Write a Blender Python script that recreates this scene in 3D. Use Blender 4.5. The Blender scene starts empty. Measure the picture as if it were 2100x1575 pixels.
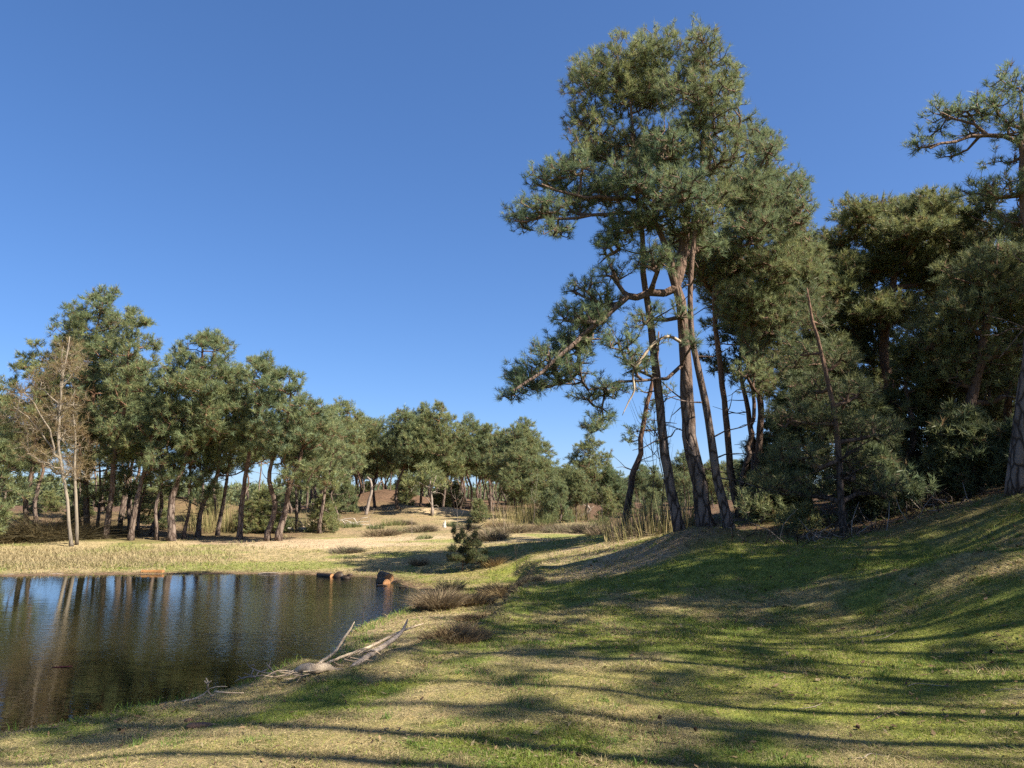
import bpy, math, random
import numpy as np

# ------------------------------------------------------------------ camera, sky, sun, exposure
sc = bpy.context.scene
COL = sc.collection
CAM_Z = 1.65
PITCH = math.radians(8.9)
FPX = 1586.0                       # focal length in pixels of a 2100 px wide frame
cd = bpy.data.cameras.new('camera'); cam = bpy.data.objects.new('camera', cd); COL.objects.link(cam)
cd.sensor_width = 36.0; cd.lens = 36.0 * FPX / 2100.0
cd.clip_start = 0.05; cd.clip_end = 4000.0
cam.location = (0, 0, CAM_Z); cam.rotation_euler = (math.pi / 2 + PITCH, 0, 0)
sc.camera = cam

SUN_AZ = math.radians(114)         # clockwise from the view direction (+Y)
SUN_EL = math.radians(43)
world = bpy.data.worlds.new('World'); sc.world = world; world.use_nodes = True
wn = world.node_tree.nodes; wl_ = world.node_tree.links
bg = wn['Background']
sky = wn.new('ShaderNodeTexSky'); sky.sky_type = 'NISHITA'; sky.sun_disc = False
sky.sun_elevation = SUN_EL; sky.sun_rotation = SUN_AZ
sky.altitude = 0; sky.air_density = 0.66; sky.dust_density = 0.8; sky.ozone_density = 7.0
hs = wn.new('ShaderNodeHueSaturation'); hs.inputs['Saturation'].default_value = 1.22; hs.inputs['Hue'].default_value = 0.507
gm = wn.new('ShaderNodeGamma'); gm.inputs[1].default_value = 0.75
wl_.new(sky.outputs[0], gm.inputs[0]); wl_.new(gm.outputs[0], hs.inputs['Color']); wl_.new(hs.outputs[0], bg.inputs[0]); bg.inputs[1].default_value = 0.11
sd_ = bpy.data.lights.new('sun', 'SUN'); so = bpy.data.objects.new('sun', sd_); COL.objects.link(so)
sd_.energy = 5.0; sd_.angle = math.radians(0.55); sd_.color = (1.0, 0.93, 0.80)
# lamp looks down -Z; aim it from the sun towards the scene
from mathutils import Vector, Matrix
sv = Vector((math.sin(SUN_AZ) * math.cos(SUN_EL), math.cos(SUN_AZ) * math.cos(SUN_EL), math.sin(SUN_EL)))
so.rotation_euler = sv.to_track_quat('Z', 'Y').to_euler()
so.location = sv * 60
vs = sc.view_settings
sc.display_settings.display_device = 'sRGB'
vs.view_transform = 'Standard'; vs.look = 'None'; vs.gamma = 1.0; vs.use_curve_mapping = False
vs.exposure = 1.4
sc.cycles.max_bounces = 6; sc.cycles.diffuse_bounces = 3; sc.cycles.glossy_bounces = 3
sc.cycles.transmission_bounces = 4; sc.cycles.transparent_max_bounces = 8
sc.cycles.caustics_reflective = False; sc.cycles.caustics_refractive = False
sc.cycles.use_denoising = False
sc.cycles.sample_clamp_indirect = 3.0
sc.render.use_persistent_data = False

# ------------------------------------------------------------------ helpers
cp, sp_ = math.cos(PITCH), math.sin(PITCH)
DK = 1.0
def ray(u, v):
    a, b = u - 1050.0, v - 787.5
    return np.array([a, FPX * cp + b * sp_, FPX * sp_ - b * cp])
def W(u, v, D):                    # the point seen at (u, v) that lies D metres ahead
    D = D * DK; r = ray(u, v); return np.array([0, 0, CAM_Z]) + r * (D / r[1])
def G(u, v, z):                    # the point seen at (u, v) that lies at height z
    r = ray(u, v); return np.array([0, 0, CAM_Z]) + r * ((z - CAM_Z) / r[2])

def mk_mesh(name, V, faces_list, col=None, smooth=False, extra=None):
    """V (n,3); faces_list: list of int arrays (m,k)"""
    me = bpy.data.meshes.new(name)
    V = np.asarray(V, dtype=np.float32)
    me.vertices.add(len(V)); me.vertices.foreach_set('co', V.ravel())
    li = []; tot = []
    for F in faces_list:
        F = np.asarray(F, dtype=np.int32)
        if len(F) == 0: continue
        li.append(F.ravel()); tot.append(np.full(len(F), F.shape[1], dtype=np.int32))
    li = np.concatenate(li); tot = np.concatenate(tot)
    me.loops.add(len(li)); me.loops.foreach_set('vertex_index', li)
    me.polygons.add(len(tot))
    st = np.concatenate([[0], np.cumsum(tot)[:-1]]).astype(np.int32)
    me.polygons.foreach_set('loop_start', st); me.polygons.foreach_set('loop_total', tot)
    me.polygons.foreach_set('use_smooth', np.full(len(tot), smooth, dtype=bool))
    me.update(calc_edges=True)
    if col is not None:
        a = me.attributes.new('Col', 'FLOAT_COLOR', 'POINT')
        c = np.ones((len(V), 4), dtype=np.float32); c[:, :3] = col
        a.data.foreach_set('color', c.ravel())
    if extra:
        for k, arr in extra.items():
            a = me.attributes.new(k, 'FLOAT', 'POINT'); a.data.foreach_set('value', np.asarray(arr, dtype=np.float32))
    return me

def link(name, me, mat=None, parent=None, loc=None):
    o = bpy.data.objects.new(name, me); COL.objects.link(o)
    if mat is not None and me is not None and len(me.materials) == 0: me.materials.append(mat)
    if parent is not None: o.parent = parent
    if loc is not None: o.location = loc
    return o
def tag(o, label=None, cat=None, group=None, kind=None):
    if label: o['label'] = label
    if cat: o['category'] = cat
    if group: o['group'] = group
    if kind: o['kind'] = kind
    return o
def thing(name, loc, label, cat, group=None):
    o = bpy.data.objects.new(name, None); COL.objects.link(o); o.location = loc
    o.empty_display_size = 0.2
    return tag(o, label, cat, group)

_rt = np.random.RandomState(7).rand(256, 256)
def vnoise(x, y, s=1.0, off=0):
    x = np.asarray(x, float) / s + 37.3 + off * 11.7; y = np.asarray(y, float) / s + 91.1 + off * 5.3
    xi = np.floor(x).astype(int); yi = np.floor(y).astype(int)
    fx = x - xi; fy = y - yi; fx = fx * fx * (3 - 2 * fx); fy = fy * fy * (3 - 2 * fy)
    a = _rt[xi & 255, yi & 255]; b = _rt[(xi + 1) & 255, yi & 255]
    c = _rt[xi & 255, (yi + 1) & 255]; d = _rt[(xi + 1) & 255, (yi + 1) & 255]
    return (a * (1 - fx) + b * fx) * (1 - fy) + (c * (1 - fx) + d * fx) * fy
def fbm(x, y, s, off=0, n=4):
    t = 0; a = 0.5; k = 0
    for i in range(n):
        t = t + a * vnoise(x, y, s / 2 ** i, off + i * 3); k += a; a *= 0.55
    return t / k
def sstep(a, b, x):
    t = np.clip((np.asarray(x, float) - a) / (b - a), 0, 1); return t * t * (3 - 2 * t)

def norm(v):
    return v / np.maximum(np.linalg.norm(v, axis=-1, keepdims=True), 1e-9)

# ------------------------------------------------------------------ materials
def new_mat(name):
    m = bpy.data.materials.new(name); m.use_nodes = True
    nt = m.node_tree
    for n in list(nt.nodes): nt.nodes.remove(n)
    out = nt.nodes.new('ShaderNodeOutputMaterial')
    return m, nt, out
def ramp(nt, fac, stops):
    r = nt.nodes.new('ShaderNodeValToRGB'); e = r.color_ramp.elements
    while len(e) < len(stops): e.new(0.5)
    for i, (p, c) in enumerate(stops):
        e[i].position = p; e[i].color = (*c, 1)
    nt.links.new(fac, r.inputs[0]); return r.outputs[0]
def mixc(nt, fac, a, b, mode='MIX'):
    m = nt.nodes.new('ShaderNodeMix'); m.data_type = 'RGBA'; m.blend_type = mode
    def put(s, v):
        if isinstance(v, (int, float)): s.default_value = v
        elif isinstance(v, tuple): s.default_value = (*v, 1)
        else: nt.links.new(v, s)
    put(m.inputs[0], fac); put(m.inputs[6], a); put(m.inputs[7], b)
    return m.outputs[2]
def noise(nt, vec, scale, detail=4, rough=0.55):
    n = nt.nodes.new('ShaderNodeTexNoise'); n.inputs['Scale'].default_value = scale
    n.inputs['Detail'].default_value = detail; n.inputs['Roughness'].default_value = rough
    if vec is not None: nt.links.new(vec, n.inputs['Vector'])
    return n.outputs['Fac']
def math_(nt, op, a, b=None, c=None):
    m = nt.nodes.new('ShaderNodeMath'); m.operation = op
    for i, v in enumerate((a, b, c)):
        if v is None: continue
        if isinstance(v, (int, float)): m.inputs[i].default_value = v
        else: nt.links.new(v, m.inputs[i])
    return m.outputs[0]

def leaf_mat(name, gain=(1, 1, 1), trans=0.42, rough=0.55, spec=0.3):
    m, nt, out = new_mat(name)
    at = nt.nodes.new('ShaderNodeAttribute'); at.attribute_name = 'Col'
    oi = nt.nodes.new('ShaderNodeObjectInfo')
    c = mixc(nt, 1.0, at.outputs['Color'], gain, 'MULTIPLY')
    tint = ramp(nt, oi.outputs['Random'], [(0.0, (0.84, 0.93, 0.97)), (0.5, (1.0, 1.0, 0.95)), (1.0, (1.10, 1.04, 0.88))])
    c = mixc(nt, 1.0, c, tint, 'MULTIPLY')
    p = nt.nodes.new('ShaderNodeBsdfPrincipled'); p.inputs['Roughness'].default_value = rough
    p.inputs['Specular IOR Level'].default_value = spec
    nt.links.new(c, p.inputs['Base Color'])
    t = nt.nodes.new('ShaderNodeBsdfTranslucent'); nt.links.new(c, t.inputs['Color'])
    mx = nt.nodes.new('ShaderNodeMixShader'); mx.inputs[0].default_value = trans
    nt.links.new(p.outputs[0], mx.inputs[1]); nt.links.new(t.outputs[0], mx.inputs[2])
    nt.links.new(mx.outputs[0], out.inputs[0])
    return m

def bark_mat(name, low, lowdark, high, zmid, zw, scale=9.0, bump=0.6):
    m, nt, out = new_mat(name)
    tc = nt.nodes.new('ShaderNodeTexCoord')
    mp = nt.nodes.new('ShaderNodeMapping'); mp.inputs['Scale'].default_value = (1, 1, 0.28)
    nt.links.new(tc.outputs['Object'], mp.inputs['Vector'])
    nz = nt.nodes.new('ShaderNodeTexNoise'); nz.inputs['Scale'].default_value = 5; nz.inputs['Detail'].default_value = 3
    nt.links.new(mp.outputs[0], nz.inputs['Vector'])
    wv = mixc(nt, 0.16, mp.outputs[0], nz.outputs['Color'])
    vo = nt.nodes.new('ShaderNodeTexVoronoi'); vo.feature = 'DISTANCE_TO_EDGE'; vo.inputs['Scale'].default_value = scale
    nt.links.new(wv, vo.inputs['Vector'])
    crack = ramp(nt, vo.outputs['Distance'], [(0.0, (0, 0, 0)), (0.14, (0.75, 0.75, 0.75)), (0.5, (1, 1, 1))])
    n1 = noise(nt, mp.outputs[0], 3.0, 5); n2 = noise(nt, tc.outputs['Object'], 26.0, 3)
    sepz = nt.nodes.new('ShaderNodeSeparateXYZ'); nt.links.new(tc.outputs['Object'], sepz.inputs[0])
    h = math_(nt, 'ADD', sepz.outputs['Z'], math_(nt, 'MULTIPLY', n1, zw * 0.9))
    hf = nt.nodes.new('ShaderNodeMapRange'); hf.inputs['From Min'].default_value = zmid; hf.inputs['From Max'].default_value = zmid + zw
    nt.links.new(h, hf.inputs['Value'])
    lowc = mixc(nt, crack, lowdark, low)
    lowc = mixc(nt, n2, lowc, mixc(nt, 1.0, lowc, (0.55, 0.55, 0.55), 'MULTIPLY'))
    highc = mixc(nt, n2, high, tuple(k * 0.55 for k in high))
    c = mixc(nt, hf.outputs[0], lowc, highc)
    p = nt.nodes.new('ShaderNodeBsdfPrincipled'); p.inputs['Roughness'].default_value = 0.9
    p.inputs['Specular IOR Level'].default_value = 0.15
    nt.links.new(c, p.inputs['Base Color'])
    b = nt.nodes.new('ShaderNodeBump'); b.inputs['Strength'].default_value = bump; b.inputs['Distance'].default_value = 0.06
    hh = mixc(nt, 0.35, crack, n2)
    nt.links.new(hh, b.inputs['Height']); nt.links.new(b.outputs[0], p.inputs['Normal'])
    nt.links.new(p.outputs[0], out.inputs[0])
    return m

def plain_mat(name, c1, c2, scale=8.0, rough=0.85, bump=0.3, stretch=(1, 1, 1)):
    m, nt, out = new_mat(name)
    tc = nt.nodes.new('ShaderNodeTexCoord')
    mp = nt.nodes.new('ShaderNodeMapping'); mp.inputs['Scale'].default_value = stretch
    nt.links.new(tc.outputs['Object'], mp.inputs['Vector'])
    n = noise(nt, mp.outputs[0], scale, 6, 0.65)
    c = ramp(nt, n, [(0.32, c1), (0.68, c2)])
    p = nt.nodes.new('ShaderNodeBsdfPrincipled'); p.inputs['Roughness'].default_value = rough
    p.inputs['Specular IOR Level'].default_value = 0.2
    nt.links.new(c, p.inputs['Base Color'])
    b = nt.nodes.new('ShaderNodeBump'); b.inputs['Strength'].default_value = bump; b.inputs['Distance'].default_value = 0.02
    nt.links.new(n, b.inputs['Height']); nt.links.new(b.outputs[0], p.inputs['Normal'])
    nt.links.new(p.outputs[0], out.inputs[0])
    return m

M_NEEDLE = leaf_mat('pine_needles')
M_GRASS = leaf_mat('grass_blades', trans=0.3, rough=0.6, spec=0.2)
M_TWIGLEAF = leaf_mat('dry_twigs', trans=0.15, rough=0.8, spec=0.1)
M_PINEBARK = bark_mat('pine_bark', (0.25, 0.195, 0.165), (0.04, 0.028, 0.022), (0.20, 0.13, 0.095), 3.6, 5.0, 8.0, 0.9)
M_PINEBARK_F = bark_mat('pine_bark_orange', (0.27, 0.205, 0.165), (0.07, 0.045, 0.035), (0.24, 0.135, 0.085), 3.6, 3.5, 7.0, 0.6)
M_DARKBARK = bark_mat('pine_bark_dark', (0.15, 0.115, 0.095), (0.04, 0.03, 0.025), (0.22, 0.13, 0.09), 3.0, 4.0)
M_BIRCH = bark_mat('birch_bark', (0.22, 0.19, 0.155), (0.04, 0.03, 0.025), (0.30, 0.25, 0.19), 0.6, 2.0, 5.0, 0.2)
M_DEADWOOD = plain_mat('weathered_deadwood', (0.24, 0.17, 0.11), (0.54, 0.43, 0.30), 14, 0.8, 0.4, (1, 1, 0.25))
M_GREYWOOD = plain_mat('grey_deadwood', (0.17, 0.135, 0.11), (0.34, 0.28, 0.23), 12, 0.85, 0.4)
M_WHITEWOOD = plain_mat('bleached_log', (0.32, 0.28, 0.23), (0.55, 0.50, 0.43), 10, 0.8, 0.2)
M_DARKWOOD = plain_mat('wet_dark_wood', (0.02, 0.015, 0.012), (0.07, 0.045, 0.03), 14, 0.5, 0.4)
M_CUTWOOD = plain_mat('fresh_cut_wood', (0.30, 0.13, 0.05), (0.50, 0.27, 0.13), 9, 0.7, 0.2)
M_ORANGEBARK = plain_mat('orange_log_bark', (0.16, 0.075, 0.03), (0.34, 0.17, 0.06), 9, 0.8, 0.4)
M_CONE = plain_mat('pine_cone', (0.03, 0.02, 0.014), (0.10, 0.06, 0.04), 60, 0.9, 0.6)
M_SOIL = plain_mat('crumbly_soil', (0.10, 0.06, 0.04), (0.2, 0.12, 0.08), 30, 1.0, 0.8)

# ------------------------------------------------------------------ terrain
WL = -0.55
shore_px = [(0, 1510), (110, 1497), (215, 1478), (300, 1462), (370, 1447), (450, 1428), (520, 1408), (600, 1388), (655, 1368), (690, 1340),
            (700, 1312), (735, 1292), (800, 1262), (862, 1240), (890, 1223), (868, 1209), (830, 1200), (800, 1190), (760, 1184),
            (700, 1180), (600, 1178), (480, 1177), (330, 1178), (200, 1179), (80, 1181), (0, 1183)]
shore = [tuple(G(u, v, WL)[:2]) for u, v in shore_px]
shore += [(-24, 26), (-30, 23), (-33, 15), (-27, 8), (-17, 5.2), (-10, 5.8)]
shore = np.array(shore)
def poly_sd(poly, x, y):
    x = np.asarray(x, float); y = np.asarray(y, float)
    best = np.full(x.shape, 1e9); inside = np.zeros(x.shape, bool)
    n = len(poly)
    for i in range(n):
        ax, ay = poly[i]; bx, by = poly[(i + 1) % n]
        ex, ey = bx - ax, by - ay
        t = np.clip(((x - ax) * ex + (y - ay) * ey) / (ex * ex + ey * ey), 0, 1)
        d = (x - ax - t * ex) ** 2 + (y - ay - t * ey) ** 2
        best = np.minimum(best, d)
        cond = ((ay > y) != (by > y)) & (x < (bx - ax) * (y - ay) / (by - ay + 1e-12) + ax)
        inside ^= cond
    d = np.sqrt(best)
    return np.where(inside, -d, d)
def shore_sd(x, y): return poly_sd(shore, x, y)
# the sod edge where the grassy plateau breaks down to the lower pond bank
crest_px = [(640, 1392, -.3), (690, 1389, -.17), (760, 1362, -.10), (840, 1326, -.06), (900, 1301, -.05), (968, 1284, -.04), (1028, 1246, -.03), (1075, 1202, -.02), (1108, 1166, 0), (1085, 1144, 0), (1010, 1130, 0), (940, 1126, 0), (880, 1131, -.05)]
crest = [tuple(G(u, v, z)[:2]) for u, v, z in crest_px] + [tuple(G(800, 1172, -.4)[:2]), tuple(G(700, 1190, WL)[:2]), tuple(G(600, 1250, WL)[:2]), tuple(G(600, 1340, WL)[:2])]
crest = np.array(crest)

ctrl = []
for u, v, z in [(-400, 1575, -.3), (0, 1575, -.38), (250, 1560, -.22), (600, 1575, -.03), (1100, 1575, 0), (1600, 1575, .04), (2100, 1575, .12), (2600, 1575, .3),
                (400, 1500, -.28), (700, 1450, -.12), (1100, 1450, 0), (1600, 1450, 0), (2100, 1440, .1),
                (760, 1400, -.14), (900, 1350, -.06), (1200, 1350, 0), (1600, 1350, 0), (2100, 1300, .28),
                (960, 1300, -.1), (1060, 1245, -.06), (1300, 1250, 0), (1600, 1250, .1), (2100, 1210, .7), (1850, 1250, .25),
                (1000, 1235, -.1), (950, 1215, -.12), (1085, 1195, 0), (1300, 1185, .28), (1600, 1185, .42), (1880, 1180, .65), (1450, 1215, .2), (1300, 1230, .1), (1420, 1165, .48),
                (1020, 1165, -.12), (1110, 1150, .12), (1200, 1150, .3), (1300, 1150, .42), (1480, 1145, .66), (1700, 1150, .7),
                (900, 1150, -.3), (960, 1130, -.1), (1060, 1120, .2), (1200, 1114, .42), (1350, 1105, .72),
                (850, 1125, -.05), (700, 1120, -.05), (500, 1118, -.1), (300, 1120, -.15), (100, 1125, -.2), (-200, 1125, -.2),
                (700, 1095, .1), (900, 1100, .05), (560, 1102, .02), (350, 1100, .05), (150, 1112, -.05)]:
    p = G(u, v, z); ctrl.append((p[0], p[1], z))
for u, v, D in [(1393, 1082, 18.1), (1447, 1086, 18.1), (1493, 1085, 17.6), (1420, 1100, 17), (1480, 1112, 16.4), (1515, 1058, 24), (1545, 1048, 26), (1278, 1100, 33), (1560, 1104, 18), (1650, 1094, 19), (1600, 1112, 17), (1530, 1130, 15.5), (1600, 1128, 17.5), (1728, 1095, 17.5),
                (1800, 1090, 17), (1950, 1045, 16), (2088, 1012, 14.5), (2200, 1000, 13), (2100, 1100, 12), (1950, 1140, 13), (1900, 1010, 24), (2100, 980, 24), (1700, 1060, 24),
                (1450, 1060, 30), (1600, 1040, 34), (2000, 985, 40), (1300, 1085, 42), (1100, 1082, 50), (1000, 1075, 55), (880, 1062, 60), (900, 1046, 66), (800, 1050, 66), (700, 1060, 60), (600, 1072, 52), (450, 1078, 50),
                (1250, 1065, 62), (1100, 1052, 68), (350, 1060, 55), (200, 1062, 55), (0, 1070, 50), (-200, 1060, 50), (950, 1022, 88), (800, 1030, 88), (600, 1050, 85), (1200, 1040, 95), (400, 1050, 85), (0, 1050, 80), (1500, 1030, 80), (2000, 1000, 70)]:
    p = W(u, v, D); ctrl.append(tuple(p))
for p in [(14, 4, .8), (10, 0, .35), (6, -4, .2), (0, -4, .1), (-6, -2, 0), (-14, -4, .1), (16, -6, 1.0), (0, -20, .5), (20, 10, 2.1), (26, 0, 2.2), (30, 20, 2.6),
          (-40, 15, .5), (-40, 40, .4), (60, 40, 3), (-80, 20, 1), (90, 0, 3), (0, -60, 1), (0, 200, 1.0), (150, 150, 2.5), (-150, 150, 1.5), (0, 500, 1.2), (300, 400, 2), (-300, 400, 1.5), (-300, 0, 2), (300, -50, 3), (0, 800, 1.5)]:
    ctrl.append(p)
ctrl = np.array(ctrl)
def _k(d): return np.sqrt(d * d + 0.6) 
_A = _k(np.linalg.norm(ctrl[:, None, :2] - ctrl[None, :, :2], axis=2))
_n = len(ctrl)
_M = np.zeros((_n + 1, _n + 1)); _M[:_n, :_n] = _A - np.eye(_n) * 0.10; _M[_n, :_n] = 1; _M[:_n, _n] = 1
_w = np.linalg.solve(_M, np.concatenate([ctrl[:, 2], [0]]))
def base_h(x, y):
    z = np.full(np.shape(x), _w[_n])
    for i in range(_n):
        z = z + _w[i] * _k(np.hypot(x - ctrl[i, 0], y - ctrl[i, 1]))
    return z
humps = []                          # (x, y, radius_x, radius_y, height)
def hump(u, v, D, rx, ry, h):
    p = W(u, v, D); humps.append((p[0], p[1], rx, ry, h))
hump(900, 1050, 62, 3.2, 2.0, .55); hump(820, 1050, 66, 3.0, 2.0, .4); hump(1000, 1060, 56, 4.0, 2.0, .35); hump(1130, 1070, 50, 3.0, 2.0, .25)
hump(380, 1060, 58, 4.0, 3.0, 1.3); hump(780, 1010, 78, 5.0, 5.0, 1.8); hump(1010, 1118, 27.5, 1.6, .5, .16); hump(1180, 1118, 27, 1.2, .5, .12)
hump(1930, 1180, 11.5, .9, .5, .12); hump(1590, 1130, 17, .9, .6, .1)
def H(x, y, fine=True):
    x = np.asarray(x, float); y = np.asarray(y, float)
    b = base_h(x, y)
    for hx, hy, rx, ry, hh in humps:
        b = b + hh * np.exp(-((x - hx) / rx) ** 2 - ((y - hy) / ry) ** 2)
    d = np.hypot(x, y)
    b = b + (fbm(x, y, 9, 1) - .5) * np.clip((d - 15) / 60, 0, 1) * 1.0
    if fine:
        b = b + (fbm(x, y, 1.6, 2, 3) - .5) * .10 + (fbm(x, y, .35, 3, 3) - .5) * .035
    sd = shore_sd(x, y) + (fbm(x, y, 1.4, 5, 3) - .5) * .35
    cs = -poly_sd(crest, x, y) + (fbm(x, y, .8, 6, 3) - .5) * .45
    b = b - (.36 + .14 * fbm(x, y, 1.1, 8)) * sstep(-.05, .55, cs) * sstep(27, 22, y) + .07 * np.exp(-((cs + .15) / .25) ** 2) * (y < 20)
    far = sstep(13, 24, y)
    w = 0.5 + 3.6 * far * sstep(1.5, -5, x) + .5 * sstep(10, 14, y)
    b = np.maximum(b, WL + .12)
    g = 1 - np.exp(-np.maximum(sd, 0) / w * 1.3)
    out = WL + (b - WL) * g
    inn = WL - np.minimum(.75, .16 * np.abs(sd) + .02 * np.abs(sd) ** .5)
    return np.where(sd > 0, out + .012 * sstep(0, .1, sd), inn), sd

def axis_pts(lo, hi, c, d0, k):
    a = [c]
    while a[-1] < hi: a.append(a[-1] + d0 + k * abs(a[-1] - c))
    b = [c]
    while b[-1] > lo: b.append(b[-1] - d0 - k * abs(b[-1] - c))
    return np.array(sorted(set(b[1:] + a)))
gx = axis_pts(-700, 700, 0, .06, .017); gy = axis_pts(-80, 1500, 8, .055, .0125)
GX, GY = np.meshgrid(gx, gy)
ZZ, SD = H(GX, GY)
def zt(x, y):                       # height on the terrain sheet itself
    x = np.asarray(x, float); y = np.asarray(y, float)
    i = np.clip(np.searchsorted(gx, x) - 1, 0, len(gx) - 2); j = np.clip(np.searchsorted(gy, y) - 1, 0, len(gy) - 2)
    fx = (x - gx[i]) / (gx[i + 1] - gx[i]); fy = (y - gy[j]) / (gy[j + 1] - gy[j])
    return (ZZ[j, i] * (1 - fx) + ZZ[j, i + 1] * fx) * (1 - fy) + (ZZ[j + 1, i] * (1 - fx) + ZZ[j + 1, i + 1] * fx) * fy
def ground(u, v, D0=None):          # where the sight line of a pixel meets the terrain
    r = ray(u, v); ts = np.concatenate([np.arange(3, 40, .05), np.arange(40, 140, .25)]) / r[1]
    P = np.array([0, 0, CAM_Z]) + ts[:, None] * r
    below = P[:, 2] < zt(P[:, 0], P[:, 1])
    k = int(np.argmax(below)) if below.any() else len(ts) - 1
    return P[k]

def blob(x, y, cx, cy, rx, ry):
    return np.exp(-((x - cx) / rx) ** 2 - ((y - cy) / ry) ** 2)
SANDY = [(ground(u, v), rx, ry) for (u, v, rx, ry) in [(1290, 1150, 1.6, 1.3), (1190, 1140, 1.2, .9), (1230, 1120, 1.6, 1.0), (620, 1112, 3.0, 2.0), (720, 1118, 3.0, 1.4), (800, 1106, 3.0, 1.2), (480, 1112, 2, 1)]]
def zone_col(x, y, sd):
    """surface colour of the ground: straw, moss green, sand, needle litter, wet edge"""
    x = np.asarray(x, float); y = np.asarray(y, float)
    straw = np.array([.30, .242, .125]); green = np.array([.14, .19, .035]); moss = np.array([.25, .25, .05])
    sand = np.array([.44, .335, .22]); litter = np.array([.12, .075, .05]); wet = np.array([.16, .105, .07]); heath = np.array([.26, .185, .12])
    n1 = fbm(x, y, 2.2, 11); n2 = fbm(x, y, .7, 12); n3 = fbm(x, y, 5.0, 13); n4 = fbm(x * .55, y, .9, 14)
    gr = sstep(.42, .62, n1 * .5 + n2 * .5 + .13 * sstep(.2, 4, x) + .05 * sstep(11, 18, y) * sstep(30, 26, y) - .03)
    mo = sstep(.45, .6, n4 * .6 + n3 * .4)
    c = straw + (green - straw) * gr[..., None] * .85
    c = c + (moss - c) * (mo * .5)[..., None]
    near = sstep(34, 24, y)
    # the far bank: pale straw sward with sandy top
    farb = (1 - near) * sstep(60, 50, y) + near * sstep(23.5, 25, y) * sstep(-2.5, -5, x)
    fc = np.array([.36, .285, .16]) + (np.array([.22, .24, .07]) - np.array([.36, .285, .16])) * (sstep(.44, .60, n1))[..., None] * .85
    c = c + (fc - c) * np.clip(farb, 0, 1)[..., None]
    # sandy patches
    s = np.zeros_like(x)
    for p, rx, ry in SANDY:
        s = np.maximum(s, blob(x, y, p[0], p[1], rx * 1.4, ry * 1.5))
    for (u, D, rx, ry) in [(905, 62, 3.4, 2.2), (820, 66, 3.5, 2.2), (985, 56, 3.5, 1.6), (1250, 60, 4, 2)]:
        p = W(u, 1050, D); s = np.maximum(s, blob(x, y, p[0], p[1], rx, ry))
    s = sstep(.25, .7, s * (.6 + .8 * n2))
    c = c + (sand - c) * s[..., None]
    # heath beyond the path
    hz = sstep(38, 44, y) * sstep(-14, -9, x) * sstep(110, 70, y) * (1 - s)
    c = c + (heath * (.75 + .5 * n2[..., None]) - c) * (hz * .7)[..., None]
    # needle litter: right-hand wood, the grove, the far wood
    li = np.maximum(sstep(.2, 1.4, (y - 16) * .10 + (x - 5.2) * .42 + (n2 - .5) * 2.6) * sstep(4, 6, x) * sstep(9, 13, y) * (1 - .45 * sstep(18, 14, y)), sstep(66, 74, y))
    li = np.maximum(li, sstep(36.0, 40.5, y + (n1 - .5) * 6) * sstep(-9, -12, x) * sstep(90, 70, y) * .8)  # grove floor litter, laid heavier to stand in for the shade there
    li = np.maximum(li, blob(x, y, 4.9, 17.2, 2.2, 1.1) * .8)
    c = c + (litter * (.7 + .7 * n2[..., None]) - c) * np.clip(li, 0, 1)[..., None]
    # bare crumbly edge just above the waterline, mud below it
    e = sstep(1.1, .1, sd + (n2 - .5) * .8) * sstep(12.5, 16, y) + .85 * sstep(.18, .0, sd)
    c = c + (wet - c) * np.clip(e, 0, 1)[..., None]
    cs = -poly_sd(crest, x, y) + (n2 - .5) * .5
    bank = np.exp(-((cs - .28) / .30) ** 2) * (sd > 0) * sstep(24, 20, y)
    c = c + (np.array([.10, .065, .042]) - c) * (bank * .95)[..., None]
    low = sstep(.5, .9, cs) * (sd > 0) * sstep(.40, .55, n1 * .5 + n4 * .5) * sstep(20, 15, y)
    c = c + (np.array([.36, .27, .18]) - c) * (low * .8)[..., None]
    mud = sstep(0, -.4, sd)
    c = c + (np.array([.15, .11, .05]) - c) * mud[..., None]
    return c
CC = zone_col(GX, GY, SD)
ny, nx = GX.shape
idx = np.arange(ny * nx).reshape(ny, nx)
F = np.stack([idx[:-1, :-1], idx[:-1, 1:], idx[1:, 1:], idx[1:, :-1]], -1).reshape(-1, 4)
m, nt, out = new_mat('ground_sward')
at = nt.nodes.new('ShaderNodeAttribute'); at.attribute_name = 'Col'
ge = nt.nodes.new('ShaderNodeNewGeometry')
mp = nt.nodes.new('ShaderNodeMapping'); mp.inputs['Scale'].default_value = (1, 1, 1); nt.links.new(ge.outputs['Position'], mp.inputs[0])
a1 = noise(nt, mp.outputs[0], 38, 6, .75); a2 = noise(nt, mp.outputs[0], 4.5, 5, .65); a3 = noise(nt, mp.outputs[0], 160, 3, .7)
t1 = ramp(nt, a1, [(.30, (.36, .34, .30)), (.5, (.95, .95, .93)), (.70, (1.6, 1.5, 1.35))])
t2 = ramp(nt, a2, [(.32, (.55, .60, .52)), (.5, (1.0, 1.0, 1.0)), (.70, (1.3, 1.22, 1.12))])
t3 = ramp(nt, a3, [(.30, (.65, .65, .65)), (.70, (1.3, 1.3, 1.3))])
c = mixc(nt, 1, at.outputs['Color'], t1, 'MULTIPLY'); c = mixc(nt, 1, c, t2, 'MULTIPLY'); c = mixc(nt, 1, c, t3, 'MULTIPLY')
p = nt.nodes.new('ShaderNodeBsdfPrincipled'); p.inputs['Roughness'].default_value = .95; p.inputs['Specular IOR Level'].default_value = .1
nt.links.new(c, p.inputs['Base Color'])
b = nt.nodes.new('ShaderNodeBump'); b.inputs['Strength'].default_value = .8; b.inputs['Distance'].default_value = .05
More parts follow.
